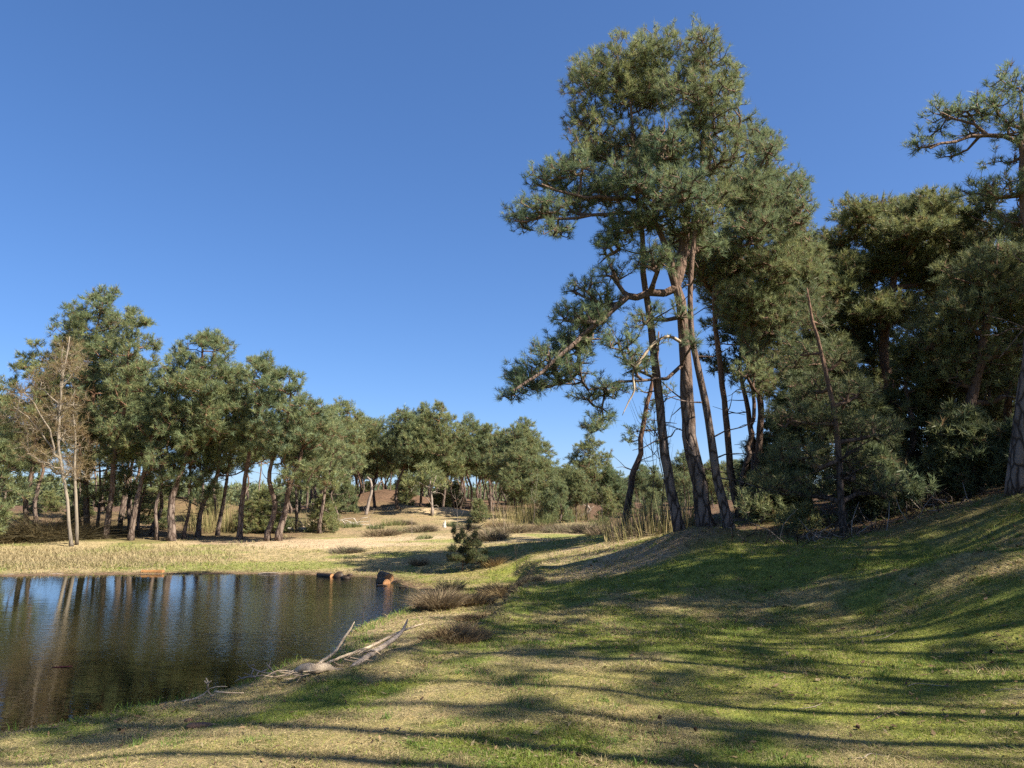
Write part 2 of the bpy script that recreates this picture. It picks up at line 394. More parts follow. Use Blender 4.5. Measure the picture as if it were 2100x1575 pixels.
nt.links.new(math_(nt, 'ADD', a1, math_(nt, 'MULTIPLY', a2, 1.5)), b.inputs['Height']); nt.links.new(b.outputs[0], p.inputs['Normal'])
nt.links.new(p.outputs[0], out.inputs[0]); M_GROUND = m
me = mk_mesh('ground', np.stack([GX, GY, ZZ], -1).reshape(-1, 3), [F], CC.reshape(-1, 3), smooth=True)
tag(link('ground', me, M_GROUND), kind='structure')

# ------------------------------------------------------------------ water
wx = np.concatenate([np.arange(-36, -8, .5), np.arange(-8, 1.5, .12)]); wy = np.concatenate([np.arange(3, 14, .15), np.arange(14, 29, .3)])
WX, WY = np.meshgrid(wx, wy); _, WSD = H(WX, WY, False)
dep = WL - zt(WX, WY)
keep = (WSD < .9)
idx = np.arange(WX.size).reshape(WX.shape)
Fm = keep[:-1, :-1] | keep[1:, :-1] | keep[:-1, 1:] | keep[1:, 1:]
F = np.stack([idx[:-1, :-1], idx[:-1, 1:], idx[1:, 1:], idx[1:, :-1]], -1)[Fm]
calm = sstep(14.5, 9.5, WY)         # the near water lies calm, the far corner is rippled by wind
wind = sstep(-12, -3, WX) * sstep(9, 14, WY)
me = mk_mesh('water', np.stack([WX, WY, np.full(WX.shape, WL)], -1).reshape(-1, 3), [F], smooth=True,
             extra={'depth': np.clip(dep, 0, 2).ravel(), 'wind': wind.ravel()})
m, nt, out = new_mat('pond_water')
ad = nt.nodes.new('ShaderNodeAttribute'); ad.attribute_name = 'depth'
aw = nt.nodes.new('ShaderNodeAttribute'); aw.attribute_name = 'wind'
ge = nt.nodes.new('ShaderNodeNewGeometry')
mp1 = nt.nodes.new('ShaderNodeMapping'); mp1.inputs['Scale'].default_value = (2.2, 6.0, 1); mp1.inputs['Rotation'].default_value = (0, 0, .15); nt.links.new(ge.outputs['Position'], mp1.inputs[0])
w1 = noise(nt, mp1.outputs[0], 1.0, 3, .5)
mp2 = nt.nodes.new('ShaderNodeMapping'); mp2.inputs['Scale'].default_value = (9, 15, 1); nt.links.new(ge.outputs['Position'], mp2.inputs[0])
w2 = noise(nt, mp2.outputs[0], 1.0, 3, .6)
hh = math_(nt, 'ADD', math_(nt, 'MULTIPLY', w1, .0019), math_(nt, 'MULTIPLY', math_(nt, 'MULTIPLY', w2, .0062), math_(nt, 'ADD', aw.outputs['Fac'], .03)))
b = nt.nodes.new('ShaderNodeBump'); b.inputs['Strength'].default_value = 1.0; b.inputs['Distance'].default_value = 1.0
nt.links.new(hh, b.inputs['Height'])
gl = nt.nodes.new('ShaderNodeBsdfGlossy'); gl.inputs['Roughness'].default_value = .03; gl.inputs['Color'].default_value = (.95, .95, .95, 1)
nt.links.new(b.outputs[0], gl.inputs['Normal'])
fr = nt.nodes.new('ShaderNodeFresnel'); fr.inputs['IOR'].default_value = 1.5; nt.links.new(b.outputs[0], fr.inputs['Normal'])
tr = nt.nodes.new('ShaderNodeBsdfTransparent'); tr.inputs['Color'].default_value = (.60, .50, .28, 1)
df = nt.nodes.new('ShaderNodeBsdfDiffuse'); df.inputs['Color'].default_value = (.014, .014, .006, 1)
turb = nt.nodes.new('ShaderNodeMapRange'); turb.inputs['From Min'].default_value = 0.0; turb.inputs['From Max'].default_value = .34
nt.links.new(ad.outputs['Fac'], turb.inputs['Value'])
mA = nt.nodes.new('ShaderNodeMixShader'); nt.links.new(turb.outputs[0], mA.inputs[0]); nt.links.new(tr.outputs[0], mA.inputs[1]); nt.links.new(df.outputs[0], mA.inputs[2])
mB = nt.nodes.new('ShaderNodeMixShader'); nt.links.new(fr.outputs[0], mB.inputs[0]); nt.links.new(mA.outputs[0], mB.inputs[1]); nt.links.new(gl.outputs[0], mB.inputs[2])
nt.links.new(mB.outputs[0], out.inputs[0])
tag(link('water', me, m), kind='structure')

# ------------------------------------------------------------------ tubes and branch skeletons
def resample(P, R, step):
    P = np.asarray(P, float); R = np.asarray(R, float)
    n = len(P)
    if n < 3: pts = P; rad = R
    pts = []; rad = []
    for i in range(n - 1):
        p0 = P[max(i - 1, 0)]; p1 = P[i]; p2 = P[i + 1]; p3 = P[min(i + 2, n - 1)]
        k = max(1, int(np.linalg.norm(p2 - p1) / step))
        for j in range(k):
            t = j / k
            pts.append(.5 * ((2 * p1) + (-p0 + p2) * t + (2 * p0 - 5 * p1 + 4 * p2 - p3) * t * t + (-p0 + 3 * p1 - 3 * p2 + p3) * t ** 3))
            rad.append(R[i] * (1 - t) + R[i + 1] * t)
    pts.append(P[-1]); rad.append(R[-1])
    return np.array(pts), np.array(rad)
class MB:
    def __init__(s): s.V = []; s.T = []; s.Q = []; s.C = []; s.n = 0
    def add(s, V, T=None, Q=None, C=None):
        V = np.asarray(V, float)
        if T is not None and len(T): s.T.append(np.asarray(T) + s.n)
        if Q is not None and len(Q): s.Q.append(np.asarray(Q) + s.n)
        s.V.append(V)
        if C is not None: s.C.append(np.broadcast_to(C, (len(V), 3)))
        s.n += len(V)
    def tube(s, P, R, sides=10, rough=0.0, rng=None, cap=True, C=None):
        P = np.asarray(P, float); R = np.asarray(R, float); n = len(P)
        T = norm(np.gradient(P, axis=0))
        ref = np.array([0, 0, 1.0]) if abs(T[0][2]) < .8 else np.array([1.0, 0, 0])
        A = np.zeros_like(P); a = norm(np.cross(T[0], ref))
        for i in range(n):
            a = a - T[i] * np.dot(a, T[i]); a = a / max(np.linalg.norm(a), 1e-9); A[i] = a
        B = np.cross(T, A)
        th = np.linspace(0, 2 * math.pi, sides, endpoint=False)
        rr = R[:, None] * np.ones((1, sides))
        if rough and rng is not None:
            rr = rr * (1 + rough * (rng.rand(n, sides) - .5) + rough * (rng.rand(1, sides) - .5))
        V = P[:, None, :] + rr[..., None] * (np.cos(th)[None, :, None] * A[:, None, :] + np.sin(th)[None, :, None] * B[:, None, :])
        V = V.reshape(-1, 3)
        i = np.arange(n - 1)[:, None] * sides; j = np.arange(sides)[None, :]; k = (j + 1) % sides
        Q = np.stack([i + j, i + k, i + sides + k, i + sides + j], -1).reshape(-1, 4)
        Tn = None
        if cap:
            V = np.vstack([V, P[0], P[-1]])
            jj = np.arange(sides)
            Tn = np.vstack([np.stack([(jj + 1) % sides, jj, np.full(sides, n * sides)], -1),
                            np.stack([(n - 1) * sides + jj, (n - 1) * sides + (jj + 1) % sides, np.full(sides, n * sides + 1)], -1)])
        s.add(V, Tn, Q, C)
    def edges(s, P0, P1, R0, R1, sides=4, C=None):
        if len(P0) == 0: return
        T = norm(P1 - P0); ref = np.where(np.abs(T[:, 2:3]) < .85, np.array([[0, 0, 1.0]]), np.array([[1.0, 0, 0]]))
        A = norm(np.cross(T, ref)); B = np.cross(T, A)
        th = np.linspace(0, 2 * math.pi, sides, endpoint=False)
        ring = np.cos(th)[None, :, None] * A[:, None, :] + np.sin(th)[None, :, None] * B[:, None, :]
        V = np.concatenate([P0[:, None, :] + ring * R0[:, None, None], P1[:, None, :] + ring * R1[:, None, None]], 1).reshape(-1, 3)
        b = np.arange(len(P0))[:, None] * (2 * sides); j = np.arange(sides)[None, :]; k = (j + 1) % sides
        Q = np.stack([b + j, b + k, b + sides + k, b + sides + j], -1).reshape(-1, 4)
        s.add(V, None, Q, C)
    def mesh(s, name, smooth=False):
        fl = []
        if s.T: fl.append(np.vstack(s.T))
        if s.Q: fl.append(np.vstack(s.Q))
        return mk_mesh(name, np.vstack(s.V), fl, np.vstack(s.C) if s.C else None, smooth)

def shoots(P, D, S, rng, nb, wid, colors, spread=.75):
    """needle tufts: every shoot is nb slim blades fanned round its axis -> V, T, C"""
    n = len(P)
    D = norm(D); ref = np.where(np.abs(D[:, 2:3]) < .9, np.array([[0, 0, 1.0]]), np.array([[1.0, 0, 0]]))
    A = norm(np.cross(D, ref)); B = np.cross(D, A)
    th = rng.rand(n, nb) * 2 * math.pi
    along = rng.rand(n, nb) * .75 - .1
    tilt = .35 + spread * rng.rand(n, nb)
    ln = (.55 + .5 * rng.rand(n, nb)) * S[:, None]
    ring = np.cos(th)[..., None] * A[:, None] + np.sin(th)[..., None] * B[:, None]
    d = np.cos(tilt)[..., None] * D[:, None] + np.sin(tilt)[..., None] * ring
    side = norm(np.cross(d, rng.randn(n, nb, 3)))
    base = P[:, None] + D[:, None] * (along * S[:, None])[..., None]
    w = (wid * S)[:, None, None] * side
    V = np.stack([base - w * .5, base + w * .5, base + d * ln[..., None]], 2).reshape(-1, 3)
    T = np.arange(len(V)).reshape(-1, 3)
    C = np.repeat(colors, nb * 3, axis=0) * (.8 + .4 * np.repeat(rng.rand(n * nb, 1), 3, axis=0))
    return V, T, C

PINE_C = np.array([[.175, .215, .11], [.215, .25, .12], [.27, .28, .125], [.195, .245, .14]])
class Skel:
    def __init__(s, trunkP, trunkR):
        s.P = [np.array(p) for p in trunkP]; s.par = [-1] + list(range(len(trunkP) - 1)); s.nt = len(trunkP)
        s.path = [0.0] * len(trunkP); s.trunkR = list(trunkR)
        s.arr = np.zeros((60000, 3)); s.arr[:len(trunkP)] = trunkP; s.pl = np.zeros(60000)
        s.limbok = list(range(len(trunkP)))
        s.forceR = {}
    def add(s, p, par, length=None):
        i = len(s.P); s.P.append(p); s.par.append(par); s.arr[i] = p
        s.pl[i] = s.pl[par] + np.linalg.norm(p - s.P[par]); return i
    def limb(s, target, rng, step=.45, zmin=None, rise=.35, wig=.12):
        L = np.array(s.limbok); Q = s.arr[L]
        v = target - Q; d = np.linalg.norm(v, axis=1)
        want = rise * np.hypot(v[:, 0], v[:, 1])           # a limb climbs as it goes out
        cost = d + .9 * np.abs(v[:, 2] - want) * .6 + .18 * s.pl[L] + np.where(L < 2, 50, 0)
        if zmin is not None: cost = cost + np.where((Q[:, 2] < zmin) & (L < s.nt), 30, 0)
        k = L[int(np.argmin(cost))]
        p0 = s.arr[k]; dist = np.linalg.norm(target - p0)
        n = max(2, int(dist / step)); mid = (p0 + target) / 2 + np.array([0, 0, -rise * .25 * dist]) + rng.randn(3) * wig * dist * .5
        prev = k; out_ = []
        for j in range(1, n + 1):
            t = j / n
            q = (1 - t) ** 2 * p0 + 2 * t * (1 - t) * mid + t * t * target + (rng.randn(3) * wig * .35 * min(1, dist) if j < n else 0)
            prev = s.add(q, prev); out_.append(prev)
        s.limbok += out_
        return out_
    def fixed_limb(s, pts, start_near=None, rad=None):
        """a limb drawn through given points"""
        pts = np.array(pts); L_ = np.array(s.limbok); k = int(L_[int(np.argmin(np.linalg.norm(s.arr[L_] - pts[0], axis=1)))])
        Pp, _ = resample(pts, np.ones(len(pts)), .3); prev = k; o = []; rj = np.random.RandomState(len(s.P)); Pp[1:] += rj.randn(len(Pp) - 1, 3) * .035
        for i, q in enumerate(Pp[1:]):
            prev = s.add(q, prev); o.append(prev)
            if rad: s.forceR[prev] = rad[0] + (rad[1] - rad[0]) * (i + 1) / len(Pp)
        s.limbok += o; return o
    def pad(s, c, r, h, rng, spacing, zmin=None, rise=.35, limb=True):
        if limb:
            lb = s.limb(c + np.array([0, 0, -h * .35]), rng, zmin=zmin, rise=rise)
        vol = 4.19 * r * r * h; M = int(min(620, max(14, vol / spacing ** 3)))
        d = norm(rng.randn(M, 3)); rr = rng.rand(M) ** .42
        q = d * rr[:, None]; q[:, 2] = np.where(q[:, 2] < 0, q[:, 2] * .75, q[:, 2])
        q = q * np.array([r, r, h])
        q[:, 2] += .12 * h * rng.randn(M)
        # carve the pad a little so its outline is uneven
        lump = np.sin(q[:, 0] / r * 5 + rng.rand() * 6) * np.sin(q[:, 1] / r * 5 + rng.rand() * 6)
        q[:, 2] += lump * .22 * h
        pts = c + q
        k0 = lb[-1] if limb else s.limbok[int(np.argmin(np.linalg.norm(s.arr[np.array(s.limbok)] - c, axis=1)))]
        order = np.argsort(np.linalg.norm(pts - s.arr[k0], axis=1))
        start = lb[max(0, len(lb) - 3)] if limb else k0
        first = len(s.P)
        new = []
        cand0 = np.array([start] + (lb[-3:] if limb else []))
        for oi in order:
            p = pts[oi]
            C_ = np.concatenate([cand0, np.array(new, dtype=int)]) if new else cand0
            dd = np.linalg.norm(s.arr[C_] - p, axis=1) + .22 * (s.pl[C_] - s.pl[cand0[0]])
            new.append(s.add(p, int(C_[int(np.argmin(dd))])))
        return new
    def radii(s, tip=.006, power=.47, cap=.7):
        n = len(s.P); cnt = np.ones(n)
        for i in range(n - 1, 0, -1): cnt[s.par[i]] += cnt[i]
        R = tip * cnt ** power
        for i in range(s.nt): R[i] = s.trunkR[i]
        for i in range(s.nt, n):
            R[i] = min(R[i], R[s.par[i]] * (.96 if s.par[i] >= s.nt else cap))
            if i in s.forceR: R[i] = s.forceR[i]
        return R

def crown_pads(rng, c, ztop, zbot, R, n, flat=.58, prof=None, lopside=(0, 0)):
    """pads spread through a domed crown volume"""
    prof = prof or (lambda t: np.interp(t, [0, .25, .6, .85, 1], [.6, 1, .88, .6, .18]))
    pads = []; g = rng.rand() * 6; n = int(n * 2.0)
    for i in range(n):
        t = (i + .5) / n; t = t ** .9
        a = g + i * 2.4 + rng.randn() * .35; pr = prof(t) * R
        rad = pr * math.sqrt(.15 + .85 * rng.rand()) * .80
        pr_ = R * (.25 + .17 * rng.rand()) * (1.0 if t < .8 else .8)
        z = zbot + (ztop - zbot) * t - pr_ * .35
        if rng.rand() < .22: rad *= 1.25; pr_ *= .62; z_up = R * .12
        else: z_up = 0.
        pads.append((np.array([c[0] + math.cos(a) * rad + lopside[0] * (1 - t), c[1] + math.sin(a) * rad + lopside[1] * (1 - t), z + z_up + rng.randn() * R * .06]), pr_, pr_ * flat * (.8 + .5 * rng.rand())))
    return pads

def tree_meshes(name, trunkP, trunkR, pads, rng, spacing, ssize, nb, wid, zmin=None, extra_limbs=(), k_shoot=3, tip=.006, colgain=1.0,
                sides=10, dead=8, rise=.35, colors=None, step=.35, upright=.55):
    """world-space arrays -> (trunk mesh, crown mesh) local to trunkP[0]"""
    base = np.array(trunkP[0], float)
    P, R = resample(trunkP, trunkR, step)
    wob = rng.randn(len(P), 3) * .02 * R.mean() / .15; wob[0] = 0; wob[:, 2] = 0
    P = P + wob
    sk = Skel(P, R)
    for ex in extra_limbs: sk.fixed_limb(ex[0], rad=ex[1])
    pads = sorted(pads, key=lambda q: float(np.min(np.linalg.norm(P - q[0], axis=1))))
    allnew = []; padid = []
    for k, (c, r, h) in enumerate(pads):
        nn = sk.pad(c, r, h, rng, spacing, zmin=zmin, rise=rise); allnew += nn; padid += [k] * len(nn)
    # bare dead side branches below the crown
    zlo = min([q[0][2] for q in pads]) if pads else P[-1][2]
    deadn = []
    for _ in range(dead):
        cand = [i for i in range(len(P)) if base[2] + 1.2 < P[i][2] < zlo + 1.0]
        if not cand: break
        k = cand[rng.randint(len(cand))]; a = rng.rand() * 6.28; L = .3 + rng.rand() * 1.1; prev = k; dvec = np.array([math.cos(a), math.sin(a), -.1 + .5 * rng.rand()])
        for j in range(3):
            dvec = norm(dvec + rng.randn(3) * .25); q = sk.arr[prev] + dvec * L / 3; prev = sk.add(q, prev)
            sk.forceR[prev] = .018 * (1 - j * .3)
    RR = sk.radii(tip=tip)
    b = MB()
    Pt = P - base; Rt = R.copy()
    b.tube(Pt, Rt, sides, rough=.10, rng=rng)
    par = np.array(sk.par[sk.nt:]); ch = np.arange(sk.nt, len(sk.P))
    if len(ch):
        A = sk.arr[par] - base; B_ = sk.arr[ch] - base; r1 = RR[ch]; r0 = np.minimum(RR[par], np.where(par < sk.nt, RR[ch] * 1.35, RR[par]))
        big = r1 > .02
        b.edges(A[big], B_[big], r0[big], r1[big], 6); b.edges(A[~big], B_[~big], r0[~big], r1[~big], 3)
    tm = b.mesh(name + '_trunk', True)
    cm = None
    if allnew:
        nd = np.array(allnew); pid = np.array(padid)
        pos = np.repeat(sk.arr[nd], k_shoot, axis=0); prt = np.repeat(sk.arr[np.array(sk.par)[nd]], k_shoot, axis=0); pd = np.repeat(pid, k_shoot)
        n = len(pos)
        cent = np.array([q[0] for q in pads])[pd]; outw = norm(pos - cent)
        d = norm(pos - prt) * .35 + np.array([0, 0, upright]) + outw * .45 + rng.randn(n, 3) * .42
        f = rng.rand(n, 1) * .4
        pos = pos * (1 - f) + prt * f + rng.randn(n, 3) * spacing * .13
        cols = (PINE_C if colors is None else colors)
        pc = rng.rand(len(pads)); w1 = rng.rand(n) * .6 + pc[pd] * .4
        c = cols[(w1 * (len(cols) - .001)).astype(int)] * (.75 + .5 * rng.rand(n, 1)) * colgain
        br = rng.rand(n) < .05; c[br] = np.array([.20, .13, .07])     # old brown needles
        V, T, C = shoots(pos - base, d, ssize * (.75 + .5 * rng.rand(n)), rng, nb, wid, c)
        cm = mk_mesh(name + '_crown', V, [T], C)
    return tm, cm, base

def pine(name, label, cat, group, trunk, pads, seed, spacing=.30, ssize=.17, nb=9, wid=.12, bark=None, **kw):
    """trunk: [(point, radius)...] in the world"""
    rng = np.random.RandomState(seed)
    tp = [np.array(t[0], float) for t in trunk]; tr_ = [t[1] for t in trunk]
    tp[0] = tp[0].copy(); tp[0][2] = float(zt(tp[0][0], tp[0][1])) - .08
    if kw.get('zmin') is not None: kw['zmin'] *= DK
    tm, cm, base = tree_meshes(name, tp, tr_, pads, rng, spacing, ssize, nb, wid, **kw)
    root = thing(name, base, label, cat, group)
    link('trunk', tm, bark or M_PINEBARK, root)
    if cm: link('crown', cm, M_NEEDLE, root)
    return root

def tpx(pts, D, dd=None):
    """trunk through pixels (u, v, width_px) at distance D; first point flares at the roots"""
    o = []
    for i, q in enumerate(pts):
        Di = D if dd is None else D + dd[i]
        o.append((W(q[0], q[1], Di), q[2] * Di * DK / FPX / 2))
    return o
def ppx(pads, D, rng, back=1, dj=.6, deep=0):
    """pads from (u, v, ru, rv) at distance D, each repeated at other depths so the crown is round"""
    o = []
    for q in pads:
        u, v, ru, rv = q[:4]; off = q[4] if len(q) > 4 else 0.0
        r = ru * 1.18 * D * DK / FPX; h = rv * 1.3 * D * DK / FPX
        o.append((W(u, v, D + off + rng.randn() * dj * .5), r, h))
        for s in range(back):
            sg = 1 if (s + len(o)) % 2 else -1
            o.append((W(u + rng.randn() * ru * .35, v + rng.randn() * rv * .4, D + off + sg * (r * 1.1 + rng.rand() * dj + (deep * rng.rand() if s else 0))), r * .95, h * .9))
    return o

# ------------------------------------------------------------------ the tall group on the mound
R0 = np.random.RandomState(5)
DK = 0.86                           # the three front trunks stand 18 m away
GRP = 'tall pines standing on the mound beside the path'
NEAR = dict(tip=.008, spacing=.24, ssize=.150, nb=14, wid=.06, k_shoot=4)
pine('pine_tree', 'slim reddish pine with a straight bare trunk, left of the thick rough-barked pine', 'pine tree', GRP,
     tpx([(1395, 1088, 30), (1391, 1066, 24), (1375, 1000, 21), (1360, 900, 19), (1350, 800, 18), (1338, 700, 16), (1328, 620, 14), (1320, 560, 12.5), (1317, 480, 11), (1308, 400, 9), (1300, 300, 7), (1292, 200, 4.5), (1290, 115, 2)], 21),
     ppx([(1300, 120, 68, 44), (1240, 150, 55, 42), (1350, 115, 55, 38), (1200, 190, 42, 34), (1270, 205, 66, 44), (1205, 255, 48, 36), (1335, 195, 58, 42), (1190, 305, 40, 30), (1245, 310, 58, 36), (1300, 290, 50, 32)], 21, R0, back=1, deep=.9),
     11, zmin=8.5, dead=14, **NEAR)
lowbranch = [W(1385, 597, 21), W(1335, 600, 20.8), W(1285, 607, 20.5), W(1262, 625, 20.3), W(1235, 655, 20.1), W(1180, 710, 19.8), W(1110, 765, 19.5), (W(1060, 795, 19.3))]
hook = [W(1283, 607, 20.5), W(1274, 598, 20.5), W(1268, 590, 20.4), W(1262, 560, 20.3), W(1250, 545, 20.3)]
curl = [W(1402, 720, 21), W(1397, 748, 20.9), W(1370, 775, 20.6), W(1320, 782, 20.4), W(1270, 785, 20.3), W(1210, 800, 20.2)]
armL = [W(1345, 450, 21), W(1320, 415, 20.8), W(1290, 403, 20.6), W(1230, 405, 20.4), W(1180, 400, 20.2), W(1110, 378, 20)]
armL2 = [W(1345, 450, 21), W(1290, 440, 20.8), W(1215, 436, 20.6), W(1180, 446, 20.5), W(1140, 445, 20.4), W(1060, 455, 20.2)]
big = pine('pine_tree', 'thickest rough-barked pine on the mound with a long low branch sweeping left', 'pine tree', GRP,
     tpx([(1450, 1092, 46), (1445, 1062, 35), (1425, 960, 30), (1412, 860, 28), (1408, 760, 25), (1400, 650, 22), (1388, 590, 19), (1375, 530, 14), (1358, 490, 13), (1340, 445, 12), (1348, 410, 9), (1375, 375, 8), (1392, 340, 7), (1400, 290, 4), (1405, 250, 2)], 21),
     ppx([(1120, 362, 44, 26), (1170, 345, 44, 28), (1070, 446, 38, 18), (1115, 428, 46, 22), (1170, 422, 46, 24), (1150, 478, 30, 12), (1245, 395, 55, 32), (1300, 365, 58, 36), (1350, 320, 56, 38), (1390, 385, 60, 42), (1320, 452, 55, 28), (1410, 300, 50, 36), (1262, 470, 42, 28), (1245, 515, 26, 24), (1400, 470, 55, 36), (1340, 530, 45, 28)], 21, R0, back=2, deep=.9)
     + ppx([(1060, 803, 30, 20), (1085, 765, 40, 26), (1125, 730, 42, 26), (1165, 690, 46, 26), (1200, 650, 46, 26), (1160, 648, 34, 20), (1235, 615, 40, 26), (1205, 590, 38, 20), (1262, 560, 36, 22), (1150, 780, 28, 16), (1190, 755, 34, 20), (1205, 812, 40, 16), (1250, 795, 40, 20), (1232, 852, 26, 20), (1222, 880, 20, 9), (1300, 740, 38, 26), (1285, 700, 38, 24), (1320, 655, 36, 24), (1110, 790, 22, 12), (1095, 790, 34, 22), (1140, 745, 40, 26), (1178, 715, 40, 24), (1215, 685, 40, 24), (1235, 650, 36, 24), (1060, 775, 28, 20)], 20.2, R0, back=1)
     + ppx([(1395, 640, 24, 22), (1420, 700, 18, 18)], 20.5, R0, back=0),
     12, zmin=7.0, dead=6, extra_limbs=[(lowbranch, (.10, .025)), (hook, (.06, .03)), (curl, (.05, .02)), (armL, (.065, .018)), (armL2, (.06, .016)), ([W(1388, 590, 21), W(1398, 520, 21.2), W(1410, 440, 21.4), W(1420, 350, 21.6)], (.16, .05))], **NEAR)
b = MB(); bb = big.location
pp, rr = resample([W(1402, 706, 21), W(1372, 690, 20.7), W(1340, 705, 20.5), (W(1312, 742, 20.3)), W(1298, 765, 20.3), W(1301, 800, 20.2), W(1290, 822, 20.2), W(1276, 852, 20.1)], [.042, .04, .034, .03, .027, .022, .016, .006], .12)
b.tube(pp - np.array(bb), rr, 7, .2, R0); o = link('dead_branch', b.mesh('dead_branch', True), M_DEADWOOD, big); o['label'] = 'bare pale dead branch arching down to the left'
pine('pine_tree', 'bare-stemmed pine leaning left just right of the thick rough trunk', 'pine tree', GRP,
     tpx([(1497, 1092, 29), (1491, 1068, 22), (1470, 980, 18), (1452, 860, 15), (1434, 765, 14), (1420, 700, 12), (1415, 620, 11), (1420, 520, 10), (1432, 430, 9), (1440, 330, 7), (1445, 220, 5), (1442, 120, 3), (1440, 60, 1.5)], 20.5),
     ppx([(1440, 72, 32, 32), (1418, 125, 44, 34), (1462, 118, 40, 34), (1498, 150, 26, 24), (1400, 185, 56, 38), (1460, 200, 56, 38), (1506, 180, 22, 18), (1500, 245, 46, 34), (1430, 262, 56, 36), (1480, 315, 56, 40), (1470, 400, 50, 34), (1440, 450, 50, 30)], 20.0, R0, back=1, deep=1.1),
     13, zmin=9.5, dead=10, **NEAR)
DK = 1.0
pine('pine_tree', 'slender dark pine with a wavy trunk at the back right of the group', 'pine tree', GRP,
     tpx([(1518, 1066, 20), (1513, 1040, 16), (1500, 980, 14), (1488, 850, 12), (1476, 740, 11), (1466, 650, 10), (1470, 540, 9), (1492, 440, 7), (1520, 350, 5), (1545, 280, 2)], 24),
     ppx([(1540, 290, 42, 32), (1580, 305, 30, 26), (1555, 362, 55, 42), (1500, 395, 54, 38), (1615, 395, 40, 34), (1638, 435, 30, 32), (1590, 452, 55, 38), (1530, 472, 55, 38), (1648, 370, 20, 18)], 23.0, R0, back=2, deep=1.1),
     14, zmin=8, dead=8, bark=M_DARKBARK, **NEAR)
pine('pine_tree', 'forked pine with two pale stems right of the tall trunks, drooping foliage', 'pine tree', GRP,
     tpx([(1545, 1052, 20), (1548, 1000, 16), (1555, 930, 14), (1560, 850, 13), (1556, 760, 12), (1565, 660, 10), (1580, 560, 8), (1600, 480, 4)], 25.5),
     ppx([(1640, 505, 44, 36), (1580, 535, 55, 36), (1512, 545, 55, 36), (1450, 515, 55, 36), (1620, 585, 55, 38), (1540, 612, 55, 38), (1465, 595, 42, 28), (1662, 552, 38, 32), (1565, 690, 48, 34), (1610, 655, 48, 34), (1655, 640, 44, 34), (1548, 752, 36, 26), (1620, 745, 48, 36), (1572, 800, 34, 22), (1670, 600, 40, 30), (1650, 545, 46, 34), (1600, 620, 50, 34), (1500, 640, 44, 30), (1440, 560, 50, 30)], 24.0, R0, back=2, deep=1.1),
     15, zmin=5.5, dead=8, extra_limbs=[([W(1520, 1030, 25.5), W(1528, 950, 25.5), W(1548, 860, 25.5), W(1540, 790, 25.5)], (.10, .05))], bark=M_DARKBARK, **NEAR)
pine('pine_tree', 'small dark pine leaning right with a kinked trunk at the path end', 'pine tree', None,
     tpx([(1276, 1104, 19), (1280, 1085, 15), (1290, 1020, 13), (1300, 965, 12), (1315, 930, 11), (1314, 900, 10), (1325, 840, 9), (1336, 790, 8), (1347, 740, 6), (1352, 680, 3)], 32),
     ppx([(1330, 745, 26, 16), (1348, 702, 26, 16), (1312, 792, 20, 13), (1338, 832, 20, 16), (1368, 805, 20, 15), (1300, 882, 18, 10), (1288, 905, 12, 6), (1342, 878, 16, 10), (1320, 860, 16, 12), (1360, 905, 14, 8)], 32, R0, back=0),
     16, zmin=3, dead=10, bark=M_DARKBARK, spacing=.33, ssize=.2, nb=9, wid=.1, k_shoot=3)

# ------------------------------------------------------------------ the dark wood on the right
GR = 'pines of the dark wood on the right slope'
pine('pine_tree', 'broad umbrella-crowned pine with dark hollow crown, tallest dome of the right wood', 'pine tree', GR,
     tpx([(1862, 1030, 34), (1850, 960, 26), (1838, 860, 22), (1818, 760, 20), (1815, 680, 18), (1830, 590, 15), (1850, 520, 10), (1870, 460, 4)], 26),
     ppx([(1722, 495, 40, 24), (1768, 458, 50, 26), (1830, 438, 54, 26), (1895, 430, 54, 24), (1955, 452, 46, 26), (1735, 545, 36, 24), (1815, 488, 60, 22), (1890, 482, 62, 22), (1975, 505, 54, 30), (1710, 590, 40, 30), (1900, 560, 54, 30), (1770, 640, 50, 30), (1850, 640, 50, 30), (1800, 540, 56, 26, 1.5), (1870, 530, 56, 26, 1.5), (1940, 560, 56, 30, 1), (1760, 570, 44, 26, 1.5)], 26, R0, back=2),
     21, zmin=7, dead=8, bark=M_DARKBARK, spacing=.27, ssize=.2, nb=12, wid=.085, k_shoot=4, colgain=.85)  # needle colour lowered a little to paint in the wood's shade
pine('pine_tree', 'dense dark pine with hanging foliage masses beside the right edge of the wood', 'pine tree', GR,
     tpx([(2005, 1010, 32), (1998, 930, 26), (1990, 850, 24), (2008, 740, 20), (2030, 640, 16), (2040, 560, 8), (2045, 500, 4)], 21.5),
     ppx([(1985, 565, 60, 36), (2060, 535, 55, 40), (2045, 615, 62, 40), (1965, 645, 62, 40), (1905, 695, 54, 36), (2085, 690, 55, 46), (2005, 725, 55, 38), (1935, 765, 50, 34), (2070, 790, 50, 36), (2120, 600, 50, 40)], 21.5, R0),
     22, zmin=4.5, dead=14, bark=M_DARKBARK, spacing=.25, ssize=.18, nb=12, wid=.08, k_shoot=4, colgain=.8)  # darker needle tint: shade of the wood put into the colour
